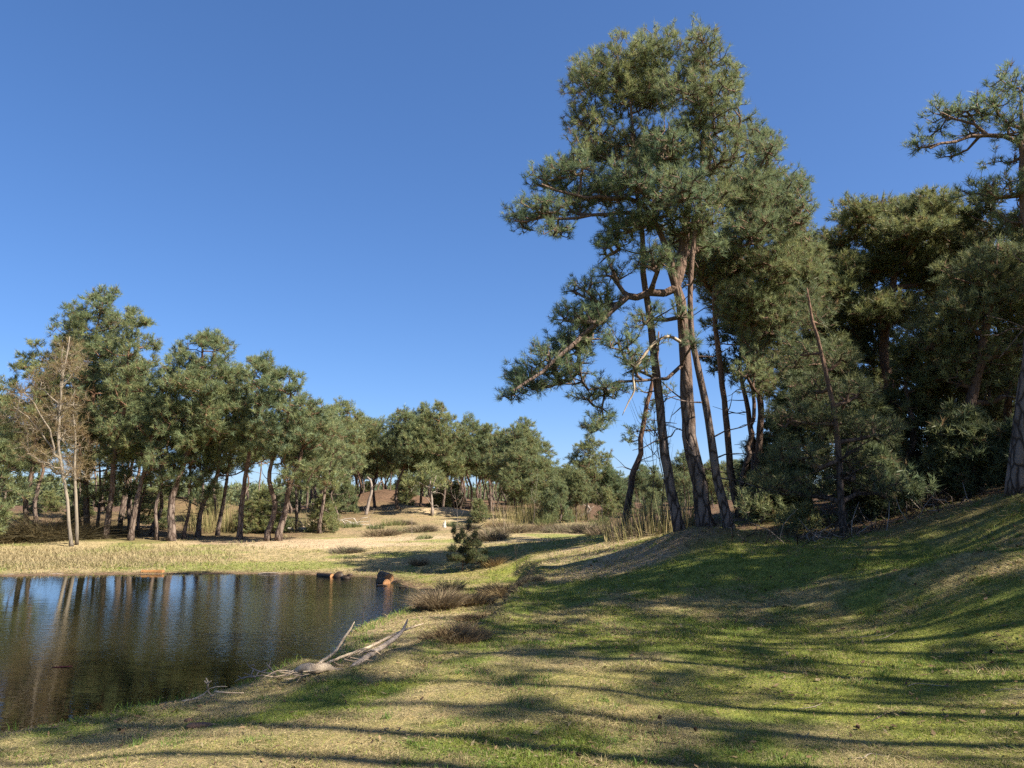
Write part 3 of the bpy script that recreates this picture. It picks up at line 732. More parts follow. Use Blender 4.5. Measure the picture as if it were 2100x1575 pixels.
pine('young_pine', 'bushy young pine with drooping shaded branches down to the brushwood', 'pine tree', GR,
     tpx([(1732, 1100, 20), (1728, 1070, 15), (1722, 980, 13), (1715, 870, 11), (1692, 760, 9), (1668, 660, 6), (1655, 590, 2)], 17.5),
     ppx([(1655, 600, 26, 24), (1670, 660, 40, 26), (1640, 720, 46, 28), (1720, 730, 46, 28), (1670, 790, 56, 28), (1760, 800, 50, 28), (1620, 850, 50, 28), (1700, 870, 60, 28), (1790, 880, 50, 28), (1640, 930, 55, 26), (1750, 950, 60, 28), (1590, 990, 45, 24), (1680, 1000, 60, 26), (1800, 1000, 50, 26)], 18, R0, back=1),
     23, zmin=1.6, dead=22, bark=M_DARKBARK, rise=.1, spacing=.25, ssize=.17, nb=11, wid=.07, k_shoot=3, colgain=.65)  # needles tinted dark because this pine stands in shade
RE = pine('pine_tree', 'near pine at the right frame edge, rugged trunk, branches reaching left against the sky', 'pine tree', GR,
     tpx([(2092, 1030, 54), (2088, 990, 42), (2094, 900, 36), (2108, 780, 31), (2122, 650, 27), (2116, 520, 20), (2100, 400, 15), (2096, 320, 12), (2098, 240, 8), (2092, 180, 4)], 14.5),
     ppx([(2060, 168, 34, 30), (2045, 222, 42, 28), (1990, 228, 46, 24), (1932, 228, 38, 22), (1908, 275, 34, 11), (1990, 268, 40, 14), (2080, 262, 42, 26), (1885, 300, 22, 8), (1950, 318, 24, 8), (2110, 180, 40, 30), (2150, 260, 60, 40), (2060, 330, 40, 14), (2010, 392, 46, 16), (2070, 385, 55, 22), (2085, 450, 44, 26), (2170, 380, 60, 40), (2200, 480, 60, 40)], 14.5, R0, back=0),
     24, zmin=7.2, dead=16, bark=M_PINEBARK, extra_limbs=[([W(2100, 290, 14.5), W(2060, 280, 14.4), W(1995, 274, 14.3), W(1960, 290, 14.2), W(1905, 308, 14.1)], (.05, .015)), ([W(2030, 276, 14.4), W(2000, 255, 14.3), W(1930, 235, 14.2)], (.03, .012))],
     spacing=.19, ssize=.15, nb=12, wid=.08, k_shoot=3, step=.25)
def auto_pine(label, u, vtop, D, wpx, vbot, seed, group, name='pine_tree', trunkw=.14, lean=0, npad=16, base_v=None, bark=None, cat='pine tree', x=None, curve=.3, xb=None, prof=None, wk=1.2, dv=15, **kw):
    rng = np.random.RandomState(seed)
    top = W(u, vtop, D); bot = W(u, vbot, D); R = wpx * D / FPX * wk; bot = W(u, vbot + dv, D)
    bx = top[0] - lean + rng.randn() * .2 if xb is None else W(xb, 1000, D)[0]
    by = D + rng.randn() * .3
    bz = float(zt(bx, by)); hgt = top[2] - bz
    T = [(np.array([bx, by, bz]), trunkw * 1.35), (np.array([bx, by, bz + .4]), trunkw)]
    for t in (.2, .4, .6, .8, .96):
        T.append((np.array([bx + (top[0] - bx) * t ** 1.2 + rng.randn() * curve * .5, by + rng.randn() * curve * .5, bz + hgt * t]), trunkw * (1 - t * .85)))
    pads = crown_pads(rng, np.array([top[0], by]), top[2], bot[2], R, npad, prof=prof)
    d = dict(spacing=.38, ssize=.27, nb=10, wid=.12, k_shoot=4, zmin=bot[2] - 1.5, dead=8, sides=8); d.update(kw)
    return pine(name, label, cat, group, T, pads, seed, bark=bark or M_PINEBARK_F, **d)
i = 300
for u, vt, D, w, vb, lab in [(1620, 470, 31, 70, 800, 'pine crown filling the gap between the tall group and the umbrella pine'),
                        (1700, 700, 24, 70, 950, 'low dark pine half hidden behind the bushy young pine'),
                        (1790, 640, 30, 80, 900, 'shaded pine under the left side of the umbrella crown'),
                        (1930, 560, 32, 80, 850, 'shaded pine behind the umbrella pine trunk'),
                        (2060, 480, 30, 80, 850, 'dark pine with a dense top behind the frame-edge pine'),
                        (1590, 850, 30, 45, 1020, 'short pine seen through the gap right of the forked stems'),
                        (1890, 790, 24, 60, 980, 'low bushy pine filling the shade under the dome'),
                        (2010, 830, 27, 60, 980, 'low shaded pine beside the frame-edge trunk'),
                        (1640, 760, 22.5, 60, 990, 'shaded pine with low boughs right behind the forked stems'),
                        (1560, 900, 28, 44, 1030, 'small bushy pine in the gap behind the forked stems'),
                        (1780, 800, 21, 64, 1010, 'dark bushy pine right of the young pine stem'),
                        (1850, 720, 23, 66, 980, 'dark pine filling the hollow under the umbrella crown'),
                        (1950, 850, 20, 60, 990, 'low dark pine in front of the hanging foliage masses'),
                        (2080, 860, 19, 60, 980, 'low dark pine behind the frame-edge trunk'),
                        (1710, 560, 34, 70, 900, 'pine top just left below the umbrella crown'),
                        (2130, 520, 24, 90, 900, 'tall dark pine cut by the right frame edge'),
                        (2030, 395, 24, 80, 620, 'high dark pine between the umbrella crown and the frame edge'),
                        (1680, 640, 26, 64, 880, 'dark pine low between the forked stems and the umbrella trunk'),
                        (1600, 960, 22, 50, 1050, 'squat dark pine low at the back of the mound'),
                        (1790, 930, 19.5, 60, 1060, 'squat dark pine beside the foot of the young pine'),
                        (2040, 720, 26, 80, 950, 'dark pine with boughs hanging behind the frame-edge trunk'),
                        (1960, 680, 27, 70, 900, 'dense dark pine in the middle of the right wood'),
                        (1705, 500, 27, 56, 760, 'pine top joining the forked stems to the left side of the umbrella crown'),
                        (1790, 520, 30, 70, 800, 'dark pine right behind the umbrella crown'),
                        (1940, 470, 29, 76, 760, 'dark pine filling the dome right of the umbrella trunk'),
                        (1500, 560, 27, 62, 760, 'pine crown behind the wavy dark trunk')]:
    auto_pine(lab, u, vt, D, w, vb, i, GR, bark=M_DARKBARK, spacing=.30, ssize=.22, npad=18, colgain=.62, dead=18); i += 1  # shade painted in: needle colour dimmed for these inner pines
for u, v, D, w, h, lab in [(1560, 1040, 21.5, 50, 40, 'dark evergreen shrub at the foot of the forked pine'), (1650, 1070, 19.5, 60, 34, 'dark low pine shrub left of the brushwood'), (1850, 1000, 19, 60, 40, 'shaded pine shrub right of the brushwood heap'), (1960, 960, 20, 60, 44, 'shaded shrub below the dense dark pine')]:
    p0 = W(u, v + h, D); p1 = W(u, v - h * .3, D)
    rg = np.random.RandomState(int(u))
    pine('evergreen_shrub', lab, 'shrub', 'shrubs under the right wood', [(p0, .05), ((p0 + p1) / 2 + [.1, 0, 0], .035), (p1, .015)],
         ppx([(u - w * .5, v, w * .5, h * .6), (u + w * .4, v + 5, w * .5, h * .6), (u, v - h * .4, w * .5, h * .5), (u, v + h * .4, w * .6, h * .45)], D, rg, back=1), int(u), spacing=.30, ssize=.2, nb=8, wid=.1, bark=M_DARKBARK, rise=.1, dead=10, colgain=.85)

# pines beside and behind the camera: out of the frame, their shadows lie across the grass and the right wood
rs = np.random.RandomState(77)
GS = 'tall unseen pines right of the camera that shade the grass and the right wood'
def shade_pine(x, y, h, R, seed, cb=.55, npad=12, tw=.16, lx=0, ly=0):
    rng = np.random.RandomState(seed); z = float(zt(x, y))
    T = [(np.array([x, y, z]), tw * 1.4)] + [(np.array([x + lx * t + rng.randn() * .12, y + ly * t + rng.randn() * .12, z + h * t]), tw * (1 - .8 * t)) for t in (.05, .25, .45, .65, .85, .97)]
    pads = crown_pads(rng, np.array([x + lx, y + ly]), z + h, z + h * cb, R, npad)
    return pine('pine_tree', 'tall unseen pine whose shadow falls on the near grass or the right wood', 'pine tree', GS, T, pads, seed, spacing=.34, ssize=.22, nb=8, wid=.10, k_shoot=3, zmin=z + h * .45, dead=12, sides=8)
def nsp(n, t): return (.407 * n + .914 * t, .914 * n - .407 * t)      # n across the sun's direction, t towards the sun
for q in [(*nsp(5.4, 7.6), 17, 1.7, 501, .70, 8, .15), (*nsp(6.2, 9.5), 17.5, 1.8, 502, .70, 9, .13), (*nsp(6.8, 8.0), 16.5, 1.6, 503, .70, 8, .11), (*nsp(8.1, 8.6), 17, 1.8, 504, .70, 9, .15), (*nsp(9.5, 11.0), 16, 1.9, 505, .62, 10, .13), (*nsp(4.4, 6.6), 17, 1.7, 506, .70, 8, .13), (*nsp(10.3, 8.0), 15.5, 1.6, 507, .68, 8, .11),
          (*nsp(13.6, 9), 12, 2.3, 508), (*nsp(14.6, 11.5), 13, 2.5, 509), (*nsp(12.9, 7.8), 11.5, 2.1, 510), (*nsp(15.6, 8.5), 12.5, 2.5, 511), (*nsp(17.0, 9.5), 12, 2.3, 512, .4), (*nsp(19.2, 9.0), 11, 2.0, 513, .4), (*nsp(19.6, 12), 12, 2.4, 514, .4), (*nsp(24.5, 11), 12, 2.8, 516, .3), (*nsp(11.6, 13.5), 14, 2.0, 517), (*nsp(15.0, 6.0), 10.5, 1.8, 528, .5), (13.8, 13.6, 10, 2.6, 522, .2), (17.5, 19, 11, 2.4, 523, .3), (20, 17.5, 13, 3.0, 524, .25), (19, 22, 12, 3.0, 525, .2), (21, 10.5, 13, 2.8, 526, .3), (*nsp(8.9, 9.0), 11, 1.3, 518, .5, 6, .10), (*nsp(7.4, 10.5), 12.5, 1.4, 519, .55, 6, .11), (*nsp(10.7, 10.0), 12.5, 1.5, 520, .55, 7, .11), (*nsp(5.9, 11.5), 13, 1.3, 521, .6, 6, .11)]:  # low-crowned ones near the wood are added to deepen its shade
    shade_pine(*q)

# ------------------------------------------------------------------ the grove across the pond
GG = 'pines of the grove across the pond'
MID = dict(wk=1.45, dv=38, spacing=.35, ssize=.25, nb=12, wid=.085, k_shoot=4)
k = 600
for lab, base, tr, (u, vt, w, vb), D, n in [
    ('tallest pine of the grove, its crown highest above the birch', (185, 1085), .17, (205, 600, 72, 850), 41, 30),
    ('pine with a dark side crown jutting out left behind the birch', (60, 1080), .15, (75, 715, 62, 900), 40, 16),
    ('grove pine with a twisted orange fork, right shoulder of the tallest crown', (232, 1098), .16, (285, 645, 56, 890), 39, 22),
    ('leaning pine whose trunk tilts right from the grove edge', (262, 1108), .15, (335, 755, 50, 940), 37.5, 16),
    ('thin dark pine standing straight between two leaning trunks', (333, 1096), .10, (345, 800, 34, 960), 39, 10),
    ('round-crowned pine with a thick trunk leaning right', (358, 1102), .20, (425, 680, 66, 860), 38.5, 26),
    ('pine with a twin dark base below the round crown', (408, 1088), .15, (470, 790, 50, 930), 41, 14),
    ('pine with a straight orange trunk third from the grove end', (498, 1096), .15, (540, 728, 56, 890), 39.5, 22),
    ('pine with a bare trunk bent like an elbow near the grove end', (558, 1101), .15, (590, 765, 56, 880), 38.5, 16),
    ('last pine of the grove leaning right over the sandy bank', (578, 1100), .18, (640, 830, 60, 960), 38.2, 20),
    ('low crowned pine at the left frame edge', (-10, 1085), .14, (0, 830, 50, 1010), 37, 14),
    ('thin pine in the middle of the grove', (292, 1092), .09, (300, 830, 36, 985), 42, 10),
    ('broad pine filling the skyline between the birch and the tallest crown', (170, 1080), .12, (140, 700, 50, 880), 43, 16),
    ('pine filling the dip between the tallest crown and the round crown', (315, 1082), .12, (365, 820, 44, 940), 42, 14),
    ('pine right of the round crown with branches over the bent trunk', (450, 1082), .12, (490, 745, 50, 920), 42, 16),
    ('low pine bough tree under the round crown', (388, 1090), .10, (400, 900, 46, 985), 40, 12),
    ('low green pine behind the birch stems', (205, 1088), .10, (215, 880, 50, 1000), 41, 12),
    ('bright low pine foliage at the left frame edge by the water', (-30, 1095), .10, (5, 905, 46, 1050), 35.5, 14),
    ('pine closing the gap between the grove end and the far wood', (655, 1075), .12, (680, 850, 46, 960), 44, 14),
    ('low spreading pine beside the water side of the grove', (-60, 1090), .14, (-40, 790, 60, 1000), 39, 14)]:
    auto_pine(lab, u, vt, D, w, vb, k, GG, npad=n, xb=base[0], trunkw=tr, **MID); k += 1
rb = np.random.RandomState(31)
for q in range(30):
    u = rb.uniform(-160, 690); D = rb.uniform(45, 74)
    sky_v = np.interp(u, [-120, 0, 60, 140, 250, 330, 420, 520, 600, 680], [800, 790, 760, 690, 680, 730, 730, 760, 800, 860])
    auto_pine('slender pine in the back rows of the grove', u, sky_v + rb.uniform(25, 150), D, rb.uniform(38, 54) * 45 / D, rb.uniform(900, 990), 650 + q, 'back-row pines of the grove', npad=11, trunkw=rb.uniform(.08, .14), spacing=.44, ssize=.32, nb=11, wid=.09)

# birches at the grove edge
BC = np.array([[.20, .145, .075], [.25, .19, .10], [.17, .12, .08], [.22, .19, .10]])
def birch(label, trunk, limbs, pads, seed, D, colors=BC, nb=8, mat=None, **kw):
    rng = np.random.RandomState(seed); tp = [t[0] for t in trunk]; trr = [t[1] for t in trunk]
    tp[0] = tp[0].copy(); tp[0][2] = float(zt(tp[0][0], tp[0][1])) - .05
    d = dict(spacing=.30, ssize=.26, nb=nb, wid=.03, k_shoot=2, zmin=1.6, dead=0, tip=.0038, rise=.9, upright=.4, sides=8); d.update(kw)
    tm, cm, base = tree_meshes('birch', tp, trr, pads, rng, extra_limbs=limbs, colors=colors, **d)
    root = thing('birch_tree', base, label, 'birch tree', 'birches at the edge of the grove')
    link('trunk', tm, M_BIRCH, root); link('crown', cm, M_TWIGLEAF, root)
birch('pale birch with white fanning limbs and yellow-brown twigs in front of the grove',
      tpx([(147, 1124, 9), (143, 1090, 6.8), (136, 1010, 6), (126, 960, 5.6), (120, 900, 5.2), (124, 830, 4.6), (128, 780, 4), (138, 720, 3), (143, 690, 2)], 35.5),
      [([W(118, 945, 35.5), W(95, 900, 35.4), W(60, 860, 35.2), (W(25, 835, 35))], (.05, .02)), ([W(119, 930, 35.5), W(100, 880, 35.2), W(70, 830, 35), W(45, 795, 34.8)], (.045, .018)), ([W(123, 800, 35.5), W(150, 765, 35.6), (W(170, 745, 35.7))], (.035, .015)), ([W(126, 800, 35.5), W(128, 740, 35.2), W(125, 710, 35)], (.04, .015))],
      ppx([(140, 715, 26, 22), (125, 750, 34, 22), (165, 745, 22, 18), (90, 790, 30, 20), (50, 815, 28, 20), (30, 850, 26, 20), (70, 870, 34, 22), (110, 840, 34, 24), (150, 820, 26, 24), (140, 890, 30, 26), (60, 920, 30, 22), (100, 940, 30, 22), (150, 960, 28, 24)], 35.4, R0, back=1), 41, 35.5)
birch('slim yellowish birch stem right beside the pale birch', tpx([(157, 1122, 8), (157, 1090, 7), (156, 1020, 6), (153, 960, 5), (155, 900, 4), (150, 850, 2)], 36),
      [], ppx([(155, 860, 24, 20), (165, 910, 26, 20), (145, 940, 24, 20), (170, 970, 24, 20)], 36, R0, back=0), 42, 36)

# ------------------------------------------------------------------ the far wood: instances of a few pines
def proto(seed, R, h, cb, npad, bark,  ss=.36, sp=.42, wid=.09, tw=.15, prof=None, dead=14, nb=12):
    rng = np.random.RandomState(seed)
    T = [np.array([0, 0, 0.])] + [np.array([rng.randn() * .18 * (1 + t), rng.randn() * .18 * (1 + t), h * t]) for t in (.04, .25, .45, .65, .85, .97)]
    trr = [tw * 1.3, tw, tw * .85, tw * .7, tw * .5, tw * .3, tw * .1]
    pads = crown_pads(rng, T[-2][:2], h, h * cb, R, npad, prof=prof)
    return tree_meshes('far_pine', T, trr, pads, rng, sp, ss, nb, wid, zmin=h * cb * .6, dead=dead, sides=7)[:2]
PROT = [proto(801, 3.2, 10, .46, 19, 0), proto(802, 2.7, 10, .52, 16, 0), proto(803, 3.6, 10, .38, 22, 0), proto(804, 2.3, 10, .50, 14, 0), proto(805, 3.0, 10, .30, 20, 0), proto(806, 2.7, 10, .44, 17, 0)]
BUSHP = [proto(811, 2.7, 6, .10, 20, 0, tw=.12, prof=lambda t: np.interp(t, [0, .3, .7, 1], [1, .95, .7, .2])), proto(812, 2.4, 6, .12, 18, 0, tw=.12, prof=lambda t: np.interp(t, [0, .3, .7, 1], [.9, 1, .7, .25]))]
def far_pine(pr, x, y, h, label, group, rot, wscale=1.0, name='pine_tree', cat='pine tree', hp=10., seen=True):
    z = float(zt(x, y)); r = thing(name, (x, y, z - .05), label, cat, group)
    s = h / hp; r.scale = (s * wscale, s * wscale, s); r.rotation_euler = (0, 0, rot)
    link('trunk', pr[0], M_PINEBARK_F if y < 80 else M_DARKBARK, r); link('crown', pr[1], M_NEEDLE, r)
    return r
FW = 'pines of the wood behind the heath'
front = [(690, 826, 62, 0, 1.0, 'first pine of the far wood, next to the grove end'), (735, 850, 66, 1, 1.1, 'pine with a flat top in the low dip of the far skyline'),
         (775, 858, 68, 5, 1.2, 'pine at the lowest dip of the far skyline'), (825, 840, 64, 0, 1.1, 'pine where the far skyline rises again after the dip'), (865, 838, 66, 2, .9, 'broad pine behind the bare forked snag'),
         (912, 830, 64, 4, 1.0, 'highest pointed crown of the far wood'), (965, 855, 66, 1, 1.0, 'narrow pointed pine right of the highest far crown'),
         (1005, 872, 66, 5, 1.1, 'dark pine between the pointed crown and the round one'), (1075, 868, 60, 2, 1.15, 'big round pine bulging forward over the thicket'),
         (1060, 905, 56, 4, 1.2, 'leaning pine with low boughs before the round crown'), (1120, 935, 58, 4, 1.1, 'pine sloping down right of the round crown'),
         (1205, 897, 60, 1, 1.1, 'yellowish layered pine standing free against the sky'), (1180, 960, 55, 2, .9, 'dark bushy pine below the layered one'), (1250, 960, 60, 2, 1.0, 'pine just left of the kinked leaning trunk'),
         (1340, 968, 62, 0, 1.0, 'pine seen between the leaning trunk and the tall group'), (1400, 925, 60, 5, 1.0, 'pine seen behind the slim reddish trunk'), (1460, 945, 64, 2, 1.0, 'pine seen right of the thick trunk')]
rf = np.random.RandomState(99)
for u, vt, D, pi_, wsc, lab in front:
    t = W(u, vt, D); z = float(zt(t[0], D)); far_pine(PROT[pi_], t[0], D, t[2] - z, lab, FW, rf.rand() * 6.28, wsc * .95)
for q in range(150):
    u = rf.uniform(610, 1620); D = rf.uniform(66, 120)
    sk = np.interp(u, [610, 700, 780, 830, 920, 1000, 1090, 1130, 1190, 1250, 1300, 1600], [850, 850, 885, 860, 860, 885, 890, 945, 930, 970, 985, 960])
    t = W(u, sk + rf.uniform(0, 36) + (D - 66) * .35, D); z = float(zt(t[0], D))
    far_pine(PROT[[0, 1, 3, 5, 1, 3][rf.randint(6)]], t[0], D, max(4, t[2] - z), 'slim dark-trunked pine inside the far wood', 'inner pines of the far wood', rf.rand() * 6.28, rf.uniform(.8, 1.1))
for u, vt, D, pi_, wsc, lab in [(1150, 985, 54, 0, 1.0, 'low green pine bush right of the tall dry saplings'), (1250, 1000, 56, 1, 1.1, 'low pine bush behind the bleached stump'), (1290, 1010, 64, 0, 1.1, 'low pine bush behind the leaning trunk'),
                                (980, 1022, 54, 1, 1.2, 'blue-green dwarf pine on the dune right of the sandy hump'), (715, 985, 62, 0, .9, 'bushy pine under the dip of the far wood'), (680, 1030, 56, 1, .8, 'small green pine bush at the edge of the reeds'), (1340, 1000, 58, 0, 1.0, 'pine bush between leaning trunk and tall group'), (1430, 1010, 54, 1, 1.0, 'pine bush seen behind the thick trunk'), (600, 1000, 70, 0, 1.1, 'low pine bush behind the last grove pine')]:
    t = W(u, vt, D); z = float(zt(t[0], D)); far_pine(BUSHP[pi_], t[0], D, max(1.2, t[2] - z), lab, 'low pine bushes before the far wood', rf.rand() * 6.28, wsc, 'pine_bush', 'pine bush', hp=6.)

ru = np.random.RandomState(17)
for q in range(15):
    u = ru.uniform(-60, 700); D = ru.uniform(44, 64); x_ = (u - 1050) / 1612 * D
    far_pine(BUSHP[q % 2], x_, D, ru.uniform(.7, 2.4), 'low dark evergreen undergrowth bush behind the grove trunks', 'undergrowth bushes of the grove', ru.rand() * 6.28, ru.uniform(1.0, 1.8), 'undergrowth_bush', 'bush', hp=6.)
for q in range(18):
    u = ru.uniform(640, 1500); D = ru.uniform(66, 84); x_ = (u - 1050) / 1612 * D
    far_pine(BUSHP[q % 2], x_, D, ru.uniform(.8, 2.6), 'low evergreen undergrowth bush among the far wood trunks', 'undergrowth bushes of the far wood', ru.rand() * 6.28, ru.uniform(1.0, 1.6), 'undergrowth_bush', 'bush', hp=6.)

# distant wood on the skyline: one mass
rng = np.random.RandomState(3); n = 45000
ang = rng.uniform(-1.0, 1.0, n); dd = rng.uniform(230, 330, n); X = np.sin(ang) * dd; Y = np.cos(ang) * dd
hh = (1.5 + 9.5 * fbm(X, Y, 22, 4) * (.6 + .8 * fbm(X, Y, 6, 9))) * rng.rand(n) ** .9; Zb = zt(X, Y)
cc = PINE_C[rng.randint(0, 4, n)] * .8
V, T, C = shoots(np.stack([X, Y, Zb + hh], 1), rng.randn(n, 3) * .5 + [0, 0, 1], np.full(n, 1.5), rng, 6, .3, cc)
tag(link('distant_wood', mk_mesh('distant_wood', V, [T], C), M_NEEDLE), 'low distant wood along the horizon behind the trunks', 'woodland', None, 'stuff')

# ------------------------------------------------------------------ grass
rng = np.random.RandomState(12)
def blades(x, y, L, wd, lean, col, rng, flat=None):
    n = len(x); z = zt(x, y)
    a = rng.rand(n) * 6.283; tl = lean
    d = np.stack([np.cos(a) * np.sin(tl), np.sin(a) * np.sin(tl), np.cos(tl)], 1)
    s = np.stack([-np.sin(a), np.cos(a), np.zeros(n)], 1)
    rot = rng.randn(n, 1) * .9; s = norm(s + d * 0 + np.cross(s, d) * rot * .6)
    base = np.stack([x, y, z - .004], 1); mid = base + d * (L * .55)[:, None]; drop = np.zeros((n, 3)); 
    tip = base + d * L[:, None] + np.stack([np.cos(a), np.sin(a), -.6 * np.ones(n)], 1) * (L * .22)[:, None]
    lo = zt(tip[:, 0], tip[:, 1]) + .004; tip[:, 2] = np.maximum(tip[:, 2], lo)
    w = (wd * .5)[:, None] * s
    V = np.stack([base - w, base + w, mid + w * .7, mid - w * .7, tip], 1).reshape(-1, 3)
    b0 = np.arange(n)[:, None] * 5
    Q = b0 + np.array([[0, 1, 2, 3]]); T = b0 + np.array([[3, 2, 4]])
    C = np.repeat(col, 5, axis=0)
    return V, T, Q, C
N = 620000
dist = 4.2 * (34 / 4.2) ** (rng.rand(N) ** 1.25); an = rng.uniform(-.72, .74, N)
x = np.sin(an) * dist; y = np.cos(an) * dist
_, sdg = H(x, y, False); ok = (sdg > .03) & (y > 3)
x = x[ok]; y = y[ok]; dist = dist[ok]; sdg = sdg[ok]; n = len(x)
zc = zone_col(x, y, np.maximum(sdg, .3))
lum = zc.mean(1); greenness = (zc[:, 1] - zc[:, 0]) / lum
isg = rng.rand(n) < np.clip(.42 + greenness * 2.2, .12, .85)
gcol = np.array([.13, .19, .035]) * (.6 + .8 * rng.rand(n, 1)) + np.array([.07, .03, .0]) * rng.rand(n, 1)
scol = np.array([.345, .28, .15]) * (.55 + .75 * rng.rand(n, 1))
col = np.where(isg[:, None], gcol, scol) * np.clip(.62 + .38 * lum / .2, .45, 1.1)[:, None]
L = np.where(isg, .020 + .028 * rng.rand(n), .025 + .045 * rng.rand(n)) * (.8 + .5 * fbm(x, y, .9, 31)) * np.clip(dist / 8, .9, 2.0)
lean = np.where(isg, .2 + .75 * rng.rand(n), 1.0 + .5 * rng.rand(n))
thin = rng.rand(n) < np.clip(lum / .17, .25, 1)
sel = thin
V, T, Q, C = blades(x[sel], y[sel], L[sel] * (.7 + .9 * sstep(.5, .72, fbm(x, y, .35, 35)))[sel], (.0040 * np.clip(dist / 6, 1, 4))[sel], lean[sel], col[sel], rng)
tag(link('grass', mk_mesh('grass', V, [T, Q], C), M_GRASS), 'short grazed grass mixed with dry straw on the path and banks', 'grass', None, 'stuff')
# lush fringe along the near shore
n = 60000; x = rng.uniform(-9, 2, n); y = rng.uniform(5.5, 17, n); _, sdg = H(x, y, False)
pr = np.exp(-((sdg - .22) / .22) ** 2) * (sdg > -.03) * (fbm(x, y, .8, 33) > .42)
ok = rng.rand(n) < pr; x = x[ok]; y = y[ok]; n = len(x)
col = np.array([.11, .20, .035]) * (.6 + .8 * rng.rand(n, 1)) + np.array([.08, .04, .01]) * (rng.rand(n, 1) < .2)
V, T, Q, C = blades(x, y, .05 + .10 * rng.rand(n), np.full(n, .006), .1 + .7 * rng.rand(n), col, rng)
tag(link('shore_grass', mk_mesh('shore_grass', V, [T, Q], C), M_GRASS), 'fresh green grass fringe along the near water edge', 'grass', None, 'stuff')
# scattered taller tufts
nc = 1500; dist = 4.4 * (22 / 4.4) ** rng.rand(nc); an = rng.uniform(-.70, .72, nc); cx = np.sin(an) * dist; cy = np.cos(an) * dist
_, sdc = H(cx, cy, False); ok = (sdc > .15) & (fbm(cx, cy, 1.7, 51) > .46); cx = cx[ok]; cy = cy[ok]; nc = len(cx)
k_ = 46; rad = np.repeat(.03 + .07 * rng.rand(nc), k_); x = np.repeat(cx, k_) + rng.randn(nc * k_) * rad; y = np.repeat(cy, k_) + rng.randn(nc * k_) * rad
gt = np.repeat(rng.rand(nc) < .62, k_); n = len(x)
col = np.where(gt[:, None], np.array([.12, .19, .035]), np.array([.33, .26, .13])) * (.55 + .8 * rng.rand(n, 1))
V, T, Q, C = blades(x, y, (.025 + .042 * rng.rand(n)) * np.repeat(.7 + .7 * rng.rand(nc), k_), .0042 * np.clip(np.hypot(x, y) / 6, 1, 3.5), .15 + .85 * rng.rand(n), col, rng)
tag(link('grass_tufts', mk_mesh('grass_tufts', V, [T, Q], C), M_GRASS), 'taller grass tufts scattered over the grazed sward', 'grass', None, 'stuff')
# needle and leaf litter lying in the grass
n = 60000; dist = 4.3 * (26 / 4.3) ** (rng.rand(n) ** 1.1); an = rng.uniform(-.70, .74, n); x = np.sin(an) * dist; y = np.cos(an) * dist
_, sdc = H(x, y, False); ok = (sdc > .1) & (rng.rand(n) < .12 + .88 * sstep(.50, .64, fbm(x, y, .9, 61) * .6 + fbm(x, y, 3.0, 62) * .4)); x = x[ok]; y = y[ok]; n = len(x)
a_ = rng.rand(n) * 6.283; L_ = (.007 + .030 * rng.rand(n) ** 3) * np.clip(np.hypot(x, y) / 7, 1, 1.7); w_ = L_ * (.10 + .35 * rng.rand(n)); z = zt(x, y) + .010 + .014 * rng.rand(n)
d_ = np.stack([np.cos(a_), np.sin(a_), rng.randn(n) * .25], 1); s_ = np.stack([-np.sin(a_), np.cos(a_), rng.randn(n) * .3], 1); P_ = np.stack([x, y, z], 1)
V = np.stack([P_ - d_ * L_[:, None], P_ + s_ * w_[:, None], P_ + d_ * L_[:, None], P_ - s_ * w_[:, None]], 1).reshape(-1, 3)
lc = np.array([[.16, .10, .055], [.24, .16, .09], [.09, .055, .035], [.22, .17, .10]])[rng.randint(0, 4, n)] * (.7 + .6 * rng.rand(n, 1))
tag(link('leaf_litter', mk_mesh('leaf_litter', V, [np.arange(4 * n).reshape(-1, 4)], np.repeat(lc, 4, axis=0)), M_TWIGLEAF), 'brown needles, bark flakes and leaf litter lying in the short grass', 'litter', None, 'stuff')
# bits floating along the near edge
n = 9000; x = rng.uniform(-9, 0, n); y = rng.uniform(6, 20, n); sdc = H(x, y, False)[1]; ok = (sdc < -.03) & (rng.rand(n) < np.exp(-np.abs(sdc) / .22) * (fbm(x, y, .9, 71) > .5)); x = x[ok]; y = y[ok]; n = len(x)
a_ = rng.rand(n) * 6.283; L_ = .008 + .03 * rng.rand(n) ** 2; w_ = L_ * (.15 + .5 * rng.rand(n)); P_ = np.stack([x, y, np.full(n, WL + .004)], 1)
d_ = np.stack([np.cos(a_), np.sin(a_), 0 * a_], 1); s_ = np.stack([-np.sin(a_), np.cos(a_), 0 * a_], 1)
V = np.stack([P_ - d_ * L_[:, None], P_ + s_ * w_[:, None], P_ + d_ * L_[:, None], P_ - s_ * w_[:, None]], 1).reshape(-1, 3)
lc = np.array([[.20, .15, .08], [.30, .24, .14], [.10, .09, .04]])[rng.randint(0, 3, n)]
tag(link('floating_debris', mk_mesh('floating_debris', V, [np.arange(4 * n).reshape(-1, 4)], np.repeat(lc, 4, axis=0)), M_TWIGLEAF), 'bits of straw and bark floating along the near pond edge', 'debris', None, 'stuff')
